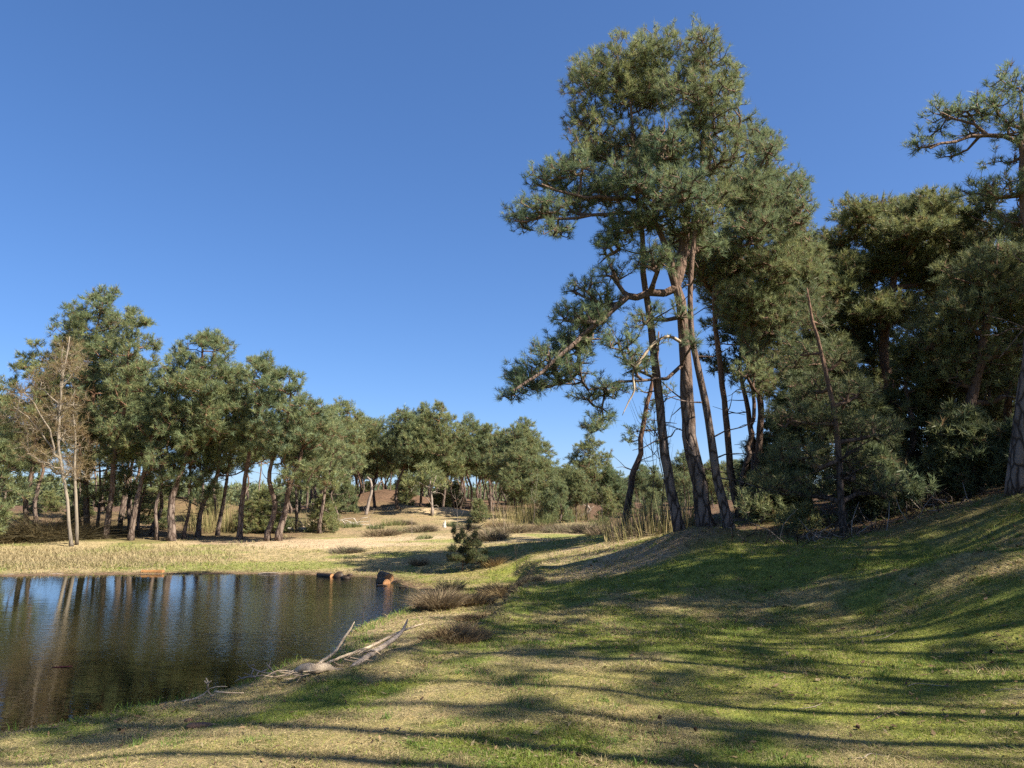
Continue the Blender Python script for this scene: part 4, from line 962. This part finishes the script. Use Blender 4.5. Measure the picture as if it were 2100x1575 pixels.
# far bank straw and heath
n = 150000; u = rng.uniform(-200, 1500, n); D = 25 + 40 * rng.rand(n) ** 1.3
x = (u - 1050) / 1615 * D; y = D; _, sdg = H(x, y, False)
cl = fbm(x, y, 1.5, 41); left = sstep(-9, -15, x) * sstep(37, 33, y) * sstep(.8, 2.5, sdg)
pr = (sstep(.48, .66, cl) * .16 + left * .9) * (sdg > .5)
ok = rng.rand(n) < pr; x = x[ok]; y = y[ok]; left = left[ok]; n = len(x)
col = np.array([.37, .285, .155]) * (.6 + .6 * rng.rand(n, 1)) + (np.array([-.2, -.08, -.1])) * ((rng.rand(n, 1) < .25) & (left[:, None] < .3))
V, T, Q, C = blades(x, y, (.07 + .12 * rng.rand(n)) * (1 + .35 * left), np.full(n, .022), .1 + .9 * rng.rand(n), np.clip(col, .03, 1), rng)
tag(link('dry_grass', mk_mesh('dry_grass', V, [T, Q], C), M_GRASS), 'straw-coloured dry grass on the far bank below the grove', 'dry grass', None, 'stuff')

# ------------------------------------------------------------------ tussocks, heather, thickets
def clump(name, label, cat, group, P, n, rad, hmin, hmax, wd, cols, seed, lean=.5, stems=False, droop=.3, flat=1.0, mat=None, segs=3):
    rng = np.random.RandomState(seed); P = np.array(P, float); P[2] = float(zt(P[0], P[1]))
    a = rng.rand(n) * 6.283; r = rad * np.sqrt(rng.rand(n)); x = np.cos(a) * r; y = np.sin(a) * r * flat
    z = zt(P[0] + x, P[1] + y) - P[2] - .02
    L = hmin + (hmax - hmin) * rng.rand(n) * (1 - .4 * r / rad)
    a2 = a + rng.randn(n) * .6; tl = lean * (.25 + r / rad) * (.5 + rng.rand(n))
    d = np.stack([np.cos(a2) * np.sin(tl), np.sin(a2) * np.sin(tl), np.cos(tl)], 1)
    p = np.stack([x, y, z], 1); side = norm(np.cross(d, rng.randn(n, 3)))
    b = MB(); rings = []
    for s in range(segs + 1):
        t = s / segs; q = p + d * (L * t)[:, None] + np.stack([np.cos(a2), np.sin(a2), -np.ones(n)], 1) * (L * droop * t * t)[:, None] * .6 + rng.randn(n, 3) * (.02 * L * t)[:, None]
        w = (wd * .5 * (1 - t * .85)) * side; rings.append((q - w, q + w))
    V = np.stack([v for rg in rings for v in rg], 1).reshape(-1, 3); m_ = 2 * (segs + 1)
    b0 = np.arange(n)[:, None] * m_
    Q = np.vstack([b0 + np.array([[2 * s, 2 * s + 1, 2 * s + 3, 2 * s + 2]]) for s in range(segs)])
    cols = np.array(cols); C = np.repeat(cols[rng.randint(0, len(cols), n)] * (.6 + .8 * rng.rand(n, 1)), m_, axis=0)
    o = link(name, mk_mesh(name, V, [Q], C), mat or M_TWIGLEAF, None, P)
    return tag(o, label, cat, group)
STRAW = [(.40, .30, .16), (.32, .24, .12), (.22, .15, .09)]; BROWN = [(.19, .135, .08), (.26, .19, .11), (.13, .09, .055)]; HEATH = [(.20, .145, .10), (.26, .19, .13), (.15, .105, .07), (.18, .16, .08)]
GREENY = [(.10, .13, .055), (.14, .155, .065), (.18, .17, .08)]
for (u, v, r, h, n, cols, lab, s) in [(898, 1250, .30, .42, 1100, BROWN + [(.28, .19, .12)], 'dark brown grass tussock hanging over the pond corner', 1), (1035, 1222, .46, .30, 1300, STRAW + BROWN, 'broad straw tussock on the path edge above the pond', 2),
                               (965, 1240, .40, .28, 900, BROWN + STRAW, 'ragged tussock between the two edge tussocks', 3), (925, 1303, .42, .16, 900, BROWN, 'brown overhanging sod tussock above the driftwood', 4), (985, 1272, .36, .13, 700, BROWN, 'small dark sod beside the overhanging tussock', 5),
                               (925, 1212, .22, .34, 300, STRAW, 'pale dry tuft right of the dark pond-corner tussock', 6), (1010, 1160, .25, .35, 240, STRAW, 'wispy pale tuft below the little pine', 7), (860, 1160, .2, .3, 200, BROWN, 'small brown shrub on the shaded bank', 8), (1075, 1196, .35, .14, 600, STRAW + BROWN, 'low sod tuft on the path edge below the thin sapling', 9)]:
    clump('tussock', lab, 'grass tussock', 'tussocks on the steep bank', ground(u, v), int(n * 2.2), r * 1.15, h * .6, h * 1.9, .011, cols, 900 + s, lean=.45, droop=.5)
gi = 0
for (u, v, D, r, h, lab) in [(785, 1098, None, .9, .7, 'heather clump at the left of the heath'), (865, 1090, None, .8, .7, 'grey-brown heather mound near the white stump'), (1000, 1106, None, .8, .8, 'brown heather bush right behind the little pine'),
                          (1048, 1092, None, 1.2, .9, 'largest rounded heather bush on the heath'), (1020, 1080, None, .7, .6, 'small heather bush before the low sand rise'), (1160, 1090, None, 1.2, .8, 'dark heather bush near the path end'), (1210, 1090, None, 1.2, .8, 'long heather bush left of the leaning trunk'), (1110, 1088, None, 1.2, .7, 'flat heather bush in the middle of the heath'),
                          (710, 1133, None, .6, .45, 'small twiggy shrub alone on the far bank slope'), (1340, 1090, None, 1.2, .7, 'heather bush right of the leaning trunk'), (1250, 1094, None, 1.0, .7, 'heather bush touching the leaning trunk'), (960, 1085, None, .7, .6, 'brown heather tuft in front of the dwarf pine'), (830, 1075, None, .7, .5, 'heather tuft below the sandy hump')]:
    p = ground(u, v); gi += 1
    clump('heather_bush', lab, 'heather', 'heather bushes on the heath', p, 1100, r, h * .45, h, .022, HEATH, 930 + gi, lean=.9, droop=.25)
for (u, v, r, h, lab) in [(720, 1082, .7, .7, 'green seedling clump left of the heather'), (805, 1078, .9, .8, 'bright green seedling pine on the heath'), (770, 1085, .6, .6, 'tiny green seedling beside the pale brushwood'), (930, 1080, .6, .6, 'green seedling near the white stump'), (1120, 1078, .8, 1.2, 'dark green seedling pine before the thicket'), (820, 1093, .5, .5, 'small green tuft below the bright seedling'), (870, 1105, .5, .4, 'lone low green tuft on the pale grass'), (590, 1082, .9, .9, 'green seedlings between the grove end trunks'), (1230, 1078, .7, 1.0, 'green seedling left of the leaning trunk')]:
    p = ground(u, v); gi += 1
    clump('pine_seedling', lab, 'seedling', 'green seedlings on the heath', p, 240, r * .8, h * .3, h * .8, .03, GREENY, 960 + gi, lean=.8, droop=-.2)
for (u, v, r, h, n, lab) in [(460, 1088, 2.2, 2.6, 1500, 'thicket of tall yellow-green saplings between grove trunks'), (520, 1088, 1.8, 2.0, 900, 'sapling thicket around the straight orange trunk'), (640, 1082, 2.0, 1.5, 800, 'sparse pale thicket right of the grove end'), (1060, 1068, 1.8, 2.4, 1000, 'grey-green thicket left of the dry saplings'),
                          (1140, 1066, 2.6, 2.8, 1700, 'tall pale dry sapling thicket in front of the far wood'), (1340, 1092, 1.5, 1.5, 600, 'thin dry saplings between the leaning and slim trunks'), (1290, 1092, .9, 1.3, 260, 'pale reed-like stems right of the leaning trunk'), (1380, 1080, 1.2, 2.2, 400, 'bare saplings behind the slim reddish trunk')]:
    p = ground(u, v); gi += 1
    clump('sapling_thicket', lab, 'thicket', 'dry sapling thickets', p, int(n * .55), r, h * .3, h * .85, .022, [(.24, .22, .11), (.30, .25, .15), (.19, .19, .09)], 980 + gi, lean=.22, droop=.05, segs=3)
for (u, v, r, h, n, lab) in [(90, 1105, 2.8, 2.8, 4200, 'dark tangled bush at the foot of the pale birch'), (195, 1100, 1.8, 1.5, 1700, 'brown tangled shrub right of the birch stems'), (10, 1110, 2.2, 1.7, 1800, 'brown shrub at the left frame edge')]:
    p = ground(u, v); gi += 1
    clump('tangled_shrub', lab, 'shrub', 'tangled shrubs at the grove edge', p, n, r, h * .3, h, .02, [(.12, .09, .045), (.17, .12, .06), (.09, .07, .04)], 990 + gi, lean=1.1, droop=.5, flat=.6)

# ------------------------------------------------------------------ little pine on the bank, thin saplings
lp = ground(948, 1172)
D = lp[1]
def lw(u, v): return W(u, v, D)
pine('young_pine', 'little dark bushy pine on the bank above the pond corner', 'pine tree', None,
     [(lp, .03), (lw(950, 1140), .024), (lw(952, 1110), .016), (lw(962, 1072), .005)],
     ppx([(962, 1078, 4, 11), (946, 1096, 6, 8), (930, 1088, 3, 10), (974, 1098, 5, 9), (938, 1108, 7, 7), (958, 1112, 8, 8), (980, 1118, 7, 7), (928, 1126, 8, 6), (950, 1130, 9, 7), (972, 1135, 9, 7), (992, 1132, 6, 6), (940, 1146, 10, 6), (965, 1150, 11, 6), (990, 1150, 9, 5), (922, 1148, 7, 5)], D, R0, back=2, dj=.1), 71,
     spacing=.075, ssize=.10, nb=12, wid=.07, k_shoot=2, upright=1.3, dead=3, tip=.0022, bark=M_DARKBARK, step=.08, zmin=-9, sides=6, colgain=.55)
def sapling(label, P, h, seed, group=None, mat=None, r=.006, nbr=9, leaf=True, name='sapling'):
    rng = np.random.RandomState(seed); P = np.array(P, float); P[2] = float(zt(P[0], P[1])) - .02
    b = MB(); t = np.linspace(0, 1, 7); S = np.stack([np.cumsum(rng.randn(7)) * .02 * h, np.cumsum(rng.randn(7)) * .02 * h, t * h], 1); S[0] = 0
    b.tube(S, r * (1.1 - t), 5)
    for k in range(nbr):
        i = rng.randint(2, 6); a = rng.rand() * 6.28; L = h * (.15 + .25 * rng.rand()); q = S[i]
        Pp = np.array([q, q + L * .5 * np.array([math.cos(a) * .7, math.sin(a) * .7, .7]), q + L * np.array([math.cos(a) * .6, math.sin(a) * .6, 1.0])]); b.tube(Pp, np.array([.4, .28, .1]) * r, 4)
    o = link(name, b.mesh(name, True), mat or M_DARKBARK, None, P); return tag(o, label, 'sapling', group)
sapling('thin bare sapling on the path edge right of the little pine', ground(1063, 1180), 1.05, 81, 'thin bare saplings', r=.008)
sapling('fine bare sapling growing from the water edge', ground(742, 1292), .75, 82, 'thin bare saplings', r=.006)
sapling('bare twiggy sapling beside the leaning trunk', ground(1335, 1088), 3.6, 83, 'thin bare saplings', r=.02, nbr=14)
sapling('dark bare sapling left of the slim reddish trunk', ground(1362, 1086), 4.4, 84, 'thin bare saplings', r=.022, nbr=16)
for q, (u, v, h) in enumerate([(933, 1090, 2.2), (1035, 1098, 1.6), (1010, 1090, 2.4), (1090, 1082, 3.0), (760, 1090, 1.6), (845, 1100, 1.0), (1240, 1090, 2.0)]):
    sapling(['thin birch sapling behind the little pine', 'short sapling stem in front of the largest heather bush', 'pale sapling left of the largest heather bush', 'tall thin sapling before the grey-green thicket', 'thin sapling at the left end of the heath', 'short thin stem on the pale grass of the heath', 'thin sapling left of the leaning dark trunk'][q], ground(u, v), h, 85 + q, 'saplings on the heath', mat=M_GREYWOOD, r=.012)

# ------------------------------------------------------------------ driftwood and fallen wood
def wood(parent, name, pts, rad, mat, seed=0, sides=8, rough=.18, step=.05, smooth=True, label=None):
    rng = np.random.RandomState(seed); P, R = resample(np.array(pts), np.array(rad), step)
    if len(P) > 4: P[1:-1] += rng.randn(len(P) - 2, 3) * R[1:-1, None] * .10
    b = MB(); b.tube(P, R, sides, rough, rng); o = link(name, b.mesh(name, smooth), mat, parent)
    if label: o['label'] = label
    return o
g0 = ground(640, 1388); Dd = g0[1]
drift = thing('driftwood', (0, 0, 0), 'large pale driftwood branch lying on the near pond bank', 'driftwood')
def DW(u, v, D): return W(u, v, D)
def gz(p, up=.0):
    q = np.array(p, float); q[2] = max(q[2], float(zt(q[0], q[1])) + up); return q
a = Dd
wood(drift, 'stump_end', [gz(W(606, 1376, a), .03), W(618, 1370, a), gz(W(634, 1368, a), .05), gz(W(648, 1378, a + .05), .05), gz(W(665, 1388, a + .1), .05), gz(W(690, 1384, a + .25), .04), gz(W(712, 1374, a + .6), .03)], [.022, .042, .048, .046, .042, .036, .02], M_DEADWOOD, 1, 10, label='smooth orange-brown snapped end')
wood(drift, 'branch', [W(642, 1368, a), W(668, 1352, a + .25), W(690, 1333, a + .45), W(706, 1308, a + .6), W(719, 1290, a + .7), W(727, 1275, a + .75)], [.020, .019, .017, .015, .012, .005], M_DEADWOOD, 2, label='long upright forked limb')
wood(drift, 'branch', [W(642, 1372, a), gz(W(700, 1348, a + .7), .05), gz(W(750, 1330, a + 1.3), .05), gz(W(790, 1311, a + 1.9), .06), gz(W(830, 1292, a + 2.5), .05), gz(W(868, 1279, a + 3.0), .05)], [.014, .016, .017, .018, .016, .008], M_DEADWOOD, 3)
wood(drift, 'branch', [gz(W(718, 1370, a + .6), .03), gz(W(745, 1352, a + 1.0), .04), gz(W(775, 1332, a + 1.5), .05), gz(W(800, 1315, a + 1.9), .06), W(820, 1300, a + 2.1), W(830, 1285, a + 2.2), W(836, 1270, a + 2.3)], [.02, .034, .036, .03, .024, .018, .007], M_GREYWOOD, 4, label='dark forked upper limb')
rng = np.random.RandomState(9)
for j in range(13):
    u0 = rng.uniform(620, 760); v0 = np.interp(u0, [620, 760], [1378, 1335]); L = rng.uniform(18, 55); an_ = rng.uniform(-.9, .6)
    D0 = a + (u0 - 640) * .011
    wood(drift, 'twig', [gz(W(u0, v0, D0), .02), gz(W(u0 + L * .5, v0 - L * .5 * math.sin(an_) - 3 + rng.randn() * 4, D0 + .1), .02), gz(W(u0 + L, v0 - L * math.sin(an_) * .6 + rng.randn() * 5, D0 + .15), .02)], [.009, .008, .003], M_DEADWOOD, 20 + j, 5)
for j in range(8):
    u0 = rng.uniform(600, 640); L = rng.uniform(25, 80)
    wood(drift, 'twig', [gz(W(u0, 1378 + rng.randn() * 4, a), .02), gz(W(u0 - L * .5, 1384 + rng.randn() * 5, a - .05), .02), W(u0 - L, 1392 + rng.randn() * 8, a - .1)], [.009, .007, .003], M_DEADWOOD, 50 + j, 5)
def twigs(name, label, origin_px, D, segs, seed, r=.009, mat=None, group=None, cat='dead branch', up=.01):
    o = thing(name, (0, 0, 0), label, cat, group); rng = np.random.RandomState(seed)
    for k, s in enumerate(segs):
        n = len(s); pts = [W(q[0], q[1], D + (q[2] if len(q) > 2 else 0)) for q in s]
        pts = [np.array([p_[0], p_[1], max(p_[2], float(zt(p_[0], p_[1])) + up)]) for p_ in pts]
        wood(o, 'twig', pts, list(np.linspace(r, r * .35, n)), mat or M_GREYWOOD, seed + k, 5)
    return o
Dt = ground(540, 1402)[1]
twigs('fallen_twigs', 'tangle of bare pale twigs sticking out of the shallow water', None, Dt + .2,
      [[(565, 1382), (535, 1378), (510, 1366), (505, 1355)], [(535, 1378), (552, 1370), (555, 1352)], [(552, 1370), (546, 1358)], [(525, 1388), (500, 1389), (480, 1399)], [(540, 1385), (522, 1387), (500, 1380)], [(555, 1378), (560, 1388), (545, 1400)], [(520, 1373), (515, 1385), (498, 1392), (488, 1386)], [(530, 1378), (522, 1392), (528, 1402)], [(550, 1365), (560, 1376), (566, 1382)], [(512, 1368), (520, 1362), (524, 1368)]], 120, group='bare branches in the shallows')
Dt = ground(400, 1437)[1]
twigs('fallen_branch', 'dark bare branch reaching from the grass into the water', None, Dt,
      [[(372, 1446), (395, 1435), (418, 1424), (430, 1412), (445, 1408), (466, 1408)], [(425, 1415), (430, 1422), (437, 1432)], [(425, 1412), (427, 1400), (422, 1390)], [(426, 1402), (434, 1396)], [(425, 1402), (419, 1396)], [(432, 1428), (442, 1424)], [(400, 1432), (412, 1434)], [(440, 1418), (470, 1421), (500, 1421)]], 140, r=.013, mat=M_DEADWOOD, group='bare branches in the shallows')

def log(name, label, u0, v0, u1, v1, D0, D1, r, bark, end, seed, group=None, lift=0.0, sides=14, z=None):
    rng = np.random.RandomState(seed); A = W(u0, v0, D0); B = W(u1, v1, D1)
    if z is not None: A[2] = z; B[2] = z
    o = thing(name, tuple(A), label, 'log', group)
    n = 7; P = np.array([A + (B - A) * t for t in np.linspace(0, 1, n)]) - A; P[1:-1] += rng.randn(n - 2, 3) * r * .05
    b = MB(); b.tube(P, np.full(n, r) * (1 + rng.randn(n) * .03), sides, .08, rng, cap=False); link('bark', b.mesh('log_bark', True), bark, o)
    ax = norm(P[-1] - P[0])
    for s_, c_ in ((-1, P[0]), (1, P[-1])):
        b = MB(); b.tube(np.array([c_ + ax * s_ * -.01, c_ + ax * s_ * .004, c_ + ax * s_ * .006]), np.array([r * .97, r * .95, r * .02]), sides, .04, rng, cap=False); link('cut_face', b.mesh('cut_face'), end, o)
    return o
q = G(312, 1176, WL)
log('log', 'orange peeled log floating at the far shore', 291, 1174, 335, 1173, q[1], q[1], .085, M_ORANGEBARK, M_CUTWOOD, 1, 'cut logs in the pond', z=WL + .035)
q = G(668, 1181, WL)
log('log', 'dark floating log with an orange cut end at the far shore', 653, 1178, 681, 1180, q[1] + .1, q[1] - .5, .075, M_DARKWOOD, M_CUTWOOD, 2, 'cut logs in the pond', z=WL + .03)
q = G(792, 1196, WL)
log('log', 'thick log with a round orange cut face in the pond corner, upper of the pair', 782, 1187, 798, 1192, q[1] + .75, q[1] - .05, .14, M_DARKWOOD, M_CUTWOOD, 3, 'cut logs in the pond', z=WL + .14)
log('log', 'dark log lying half in the water, lower of the pair with orange cut face', 778, 1196, 793, 1199, q[1] + .35, q[1] - .3, .115, M_DARKWOOD, M_CUTWOOD, 4, 'cut logs in the pond', z=WL + .03)
def rock(name, label, P, s, mat, seed, cat='stone', group=None):
    rng = np.random.RandomState(seed); n = 12; mrows = 8
    th = np.linspace(0, math.pi, mrows); ph = np.linspace(0, 2 * math.pi, n, endpoint=False)
    A, B = np.meshgrid(th, ph, indexing='ij'); k = 1 + .35 * (rng.rand(*A.shape) - .5); k[0] = k[0, 0]; k[-1] = k[-1, 0]
    V = np.stack([np.sin(A) * np.cos(B) * s[0] * k, np.sin(A) * np.sin(B) * s[1] * k, np.cos(A) * s[2] * k], -1).reshape(-1, 3)
    i = np.arange(mrows - 1)[:, None] * n; j = np.arange(n)[None]; F_ = np.stack([i + j, i + n + j, i + n + (j + 1) % n, i + (j + 1) % n], -1).reshape(-1, 4)
    return tag(link(name, mk_mesh(name, V, [F_], smooth=True), mat, None, P), label, cat, group)
for (u, v, s, lab) in [(695, 1184, (.17, .12, .15), 'black lump sticking up at the far shore, left of the low one'), (709, 1187, (.17, .1, .08), 'low black lump right beside the taller one'), (718, 1181, (.1, .07, .05), 'smallest black lump by the far shore')]:
    q = G(u, v, WL); rock('wet_stump', lab, (q[0], q[1], WL + .02), s, M_DARKWOOD, int(u), 'stump', 'black lumps in the pond')
for (u, v, L, lab) in [(783, 1202, .3, 'thin dark stick floating left of the log pair'), (828, 1206, .25, 'short dark stick floating right of the log pair'), (20, 1180, .5, 'pale stick at the far shoreline on the left'), (65, 1178, .7, 'grey stick at the waterline left of the orange log'), (118, 1179, .6, 'bent stick at the waterline'), (555, 1177, .8, 'pale flat stick on the far shoreline')]:
    q = G(u, v, WL)
    o = thing('stick', tuple(q), lab, 'stick', 'sticks along the waterline')
    wood(o, 'stem', [np.array([-L / 2, 0, .01]), np.array([0, .03, .03]), np.array([L / 2, .05, .0])], [.02, .022, .012], M_DARKWOOD if 'dark' in lab else M_GREYWOOD, int(u), 6)
q = G(125, 1369, WL); o = thing('stick', tuple(q), 'reddish stick floating in the calm left water', 'stick', 'sticks along the waterline')
wood(o, 'stem', [np.array([-.12, 0, .004]), np.array([0, .02, .006]), np.array([.14, .03, .012])], [.006, .008, .007], plain_mat('red_stick', (.12, .03, .03), (.2, .06, .05)), 3, 6)

# white fallen trunk pieces behind the grove edge
for (u0, u1, v, D0, r, lab) in [(486, 502, 1089, 43, .13, 'short white birch log left of its neighbours'), (512, 532, 1090, 43, .14, 'longest white birch log on the grass'), (540, 552, 1091, 43, .09, 'thin white birch log'), (585, 600, 1088, 43, .09, 'white log right of the grove end trunks'), (612, 628, 1088, 43, .1, 'white log farthest right on the pale grass')]:
    P = ground((u0 + u1) / 2, v); D1 = P[1]; A = W(u0, v, D1); B = W(u1, v, D1)
    for X in (A, B): X[2] = float(zt(X[0], X[1])) + r * .8
    o = thing('birch_log', tuple(A), lab, 'log', 'white logs in the grass'); wood(o, 'stem', [A - A, (B - A) * .5, B - A], [r, r * 1.05, r * .85], M_WHITEWOOD, int(u0), 9, step=.2)
P = ground(911, 1082); st = thing('white_stump', (P[0], P[1], float(zt(P[0], P[1]))), 'small white broken stump on the heath', 'stump')
wood(st, 'stem', [np.array([0, 0, -.05]), np.array([.02, 0, .2]), np.array([.06, 0, .42])], [.13, .09, .02], M_WHITEWOOD, 5, 8, .4)
def snag(label, u, v, segs, seed, D=None, r=.10, mat=None):
    P = ground(u, v); D1 = P[1] if D is None else D
    o = thing('dead_tree', (0, 0, 0), label, 'dead tree'); o.location = (0, 0, 0)
    for k_, s in enumerate(segs):
        pts = [W(q[0], q[1], D1 + .2 * k_ * (-1) ** k_) for q in s]; 
        if k_ == 0: pts[0][2] = float(zt(pts[0][0], pts[0][1])) - .1
        wood(o, 'trunk' if k_ == 0 else 'branch', pts, list(np.linspace(r if k_ == 0 else r * .35, r * .5 if k_ == 0 else r * .12, len(s))), mat or M_GREYWOOD, seed + k_, 8, step=.3)
    return o
pine('pine_tree', 'small stunted pine with a pale forked trunk beside the sandy hump', 'pine tree', FW, tpx([(886, 1062, 9), (886, 1045, 6), (885, 1025, 5), (882, 1000, 3)], 60), ppx([(862, 985, 22, 12), (845, 1000, 18, 10), (884, 975, 22, 12), (905, 990, 16, 9), (872, 965, 16, 10), (835, 1020, 12, 8)], 60, R0, back=1), 209, spacing=.45, ssize=.38, nb=9, wid=.12, k_shoot=3, bark=M_GREYWOOD, dead=3, sides=8)
snag('bare forked pale dead limb at the foot of the stunted pine', 887, 1058, [[(886, 1060), (886, 1045), (885, 1025), (884, 1005), (880, 975)], [(885, 1035), (878, 1025), (872, 1018), (874, 1008)], [(886, 1015), (896, 1010), (906, 1012), (914, 1020)], [(887, 1038), (895, 1036), (900, 1040)], [(886, 1043), (897, 1042)], [(884, 1005), (890, 990), (895, 975)]], 210)
snag('twisted bleached stump in front of the low pine bush', 1195, 1060, [[(1187, 1064), (1192, 1058), (1205, 1052), (1210, 1045), (1204, 1036)], [(1188, 1062), (1184, 1052), (1176, 1040), (1172, 1030)], [(1206, 1048), (1212, 1042), (1218, 1038)], [(1204, 1040), (1196, 1034), (1190, 1038)]], 230, r=.16)
snag('broken leaning dead stem on the dune below the far wood', 752, 1056, [[(750, 1058), (756, 1030), (762, 1005), (760, 985), (753, 978)], [(762, 1000), (775, 992), (785, 985)]], 240, r=.13)
for (u, v, n_, lab, s) in [(706, 1078, 14, 'pale bleached brushwood pile on the heath', 61), (640, 1082, 22, 'brown brushwood heap right of the grove', 62)]:
    P = ground(u, v); P[2] = float(zt(P[0], P[1])); o = thing('brushwood', tuple(P), lab, 'brushwood'); rng = np.random.RandomState(s)
    for k_ in range(n_):
        x0 = rng.randn() * .8; a_ = rng.uniform(-.2, 1.0); L = rng.uniform(.6, 1.6); sg = rng.choice([-1, 1])
        wood(o, 'branch', [np.array([x0, rng.randn() * .3, .02]), np.array([x0 + sg * L * .5 * math.cos(a_), 0, L * .5 * math.sin(a_) + .1]), np.array([x0 + sg * L * math.cos(a_), .1, L * math.sin(a_) * .7 + .05])], [.03, .022, .008], M_WHITEWOOD if s == 61 else M_DEADWOOD, s * 10 + k_, 5, step=.3)
# brushwood at the foot of the dark wood
for (u, v, n_, lab, s, sp2) in [(1740, 1100, 60, 'heap of dead twigs at the foot of the bushy young pine', 71, 1.1), (1900, 1040, 44, 'broken branches lying under the right wood', 72, 1.0), (1640, 1110, 34, 'dark twig litter left of the young pine', 73, .9), (1830, 1060, 40, 'dead brush between the young pine and the broken branches', 74, .9)]:
    P = ground(u, v); P[2] = float(zt(P[0], P[1])); o = thing('brushwood', tuple(P), lab, 'brushwood'); rng = np.random.RandomState(s)
    for k_ in range(n_):
        x0 = rng.randn() * sp2; y0 = rng.randn() * .5; a_ = rng.uniform(-.1, 1.1); L = rng.uniform(.2, .75); az = rng.rand() * 6.28
        z0 = float(zt(P[0] + x0, P[1] + y0)) - P[2]
        d_ = np.array([math.cos(az) * math.cos(a_), math.sin(az) * math.cos(a_), math.sin(a_)])
        wood(o, 'branch', [np.array([x0, y0, z0]), np.array([x0, y0, z0]) + d_ * L * .5 + rng.randn(3) * .06, np.array([x0, y0, z0 + .03]) + d_ * L + rng.randn(3) * .08], [.012, .009, .003], [M_DARKBARK, M_DARKBARK, M_GREYWOOD][k_ % 3], s * 100 + k_, 4, step=.2)

# ------------------------------------------------------------------ cones, clods and twigs in the grass
def cone_mesh():
    rng = np.random.RandomState(4); b = MB()
    for i in range(34):
        t = i / 34; a = i * 2.4; r = .016 * math.sin(math.pi * (.12 + .8 * t)) + .003; z = .045 * t
        c = np.array([math.cos(a) * r, math.sin(a) * r, z]); o_ = np.array([math.cos(a), math.sin(a), .5]) * .009; s = np.array([-math.sin(a), math.cos(a), 0]) * .006
        b.add(np.array([c * .3 + [0, 0, z * .7] - s, c * .3 + [0, 0, z * .7] + s, c + o_ + s, c + o_ - s, c + o_ + [0, 0, .004]]), [[3, 2, 4]], [[0, 1, 2, 3]])
    b.tube(np.array([[0, 0, 0], [0, 0, .02], [0, 0, .045]]), np.array([.006, .012, .003]), 8)
    return b.mesh('pine_cone')
cm_ = cone_mesh()
cones = cones_all = [(531, 1489), (960, 1565), (1352, 1478), (1442, 1491), (1428, 1505), (1860, 1372), (1835, 1368), (1588, 1381), (2030, 1342), (1851, 1331), (1525, 1361), (1531, 1363), (1764, 1262), (1664, 1255), (1569, 1213), (1640, 1172), (1580, 1186), (1957, 1175), (1877, 1201), (1564, 1423), (1190, 1556), (1395, 1518), (1320, 1570), (1280, 1213), (998, 1305), (1074, 1288), (1075, 1301), (1500, 1226), (1358, 1183), (1386, 1185), (1355, 1196), (430, 1490), (247, 1500), (253, 1509), (1764, 1500), (1570, 1540), (2012, 1136)]
rng = np.random.RandomState(8)
for u, v in cones_all[::2]:
    P = ground(u, v); o = link('pine_cone', cm_, M_CONE, None, (P[0], P[1], float(zt(P[0], P[1])) + .016))
    o.rotation_euler = (1.4 + rng.randn() * .3, 0, rng.rand() * 6.28); s = .5 + .22 * rng.rand(); o.scale = (s,) * 3
    tag(o, 'dark pine cone lying in the short grass', 'pine cone', 'pine cones scattered on the grass')
for k_, (u, v, L, lab) in enumerate([(1612, 1276, .55, 'thin pale twig on the sunlit grass below the slope'), (1822, 1306, .5, 'curved pale twig on the right grass'), (1790, 1309, .35, 'dark twig touching the curved pale twig'), (1820, 1470, .4, 'dark stick near the lower right shadows'), (1900, 1408, .4, 'brown twig on the green right patch'), (1660, 1455, .3, 'short forked twig at the green patch edge'), (1370, 1530, .18, 'straw-coloured stick in the near grass'), (2080, 1420, .3, 'thin twig at the right edge of the grass'), (1780, 1560, .3, 'dark bark piece in the nearest grass'), (1680, 1446, .25, 'pale stick near the second trunk shadow')]):
    P = ground(u, v); P[2] = float(zt(P[0], P[1])); o = thing('twig', tuple(P), lab, 'twig', 'twigs lying in the grass'); rg = np.random.RandomState(k_ + 5)
    a_ = rg.uniform(-.6, .6); pts = []
    for t in (-.5, -.15, .2, .5):
        x_, y_ = math.cos(a_) * L * t, math.sin(a_) * L * t + rg.randn() * .03
        pts.append(np.array([x_, y_, float(zt(P[0] + x_, P[1] + y_)) - P[2] + .012]))
    wood(o, 'stem', pts, [.0030, .0035, .003, .001], M_GREYWOOD if k_ % 3 else M_DARKBARK, k_, 5)
for u, v, s, lab in [(413, 1491, (.14, .07, .025), 'reddish crumbled soil clod near the water'), (386, 1480, (.035, .03, .02), 'small dark clod above the reddish one')]:
    P = ground(u, v); rock('soil_clod', lab, (P[0], P[1], float(zt(P[0], P[1])) + .01), s, M_SOIL, int(u), 'soil clod')
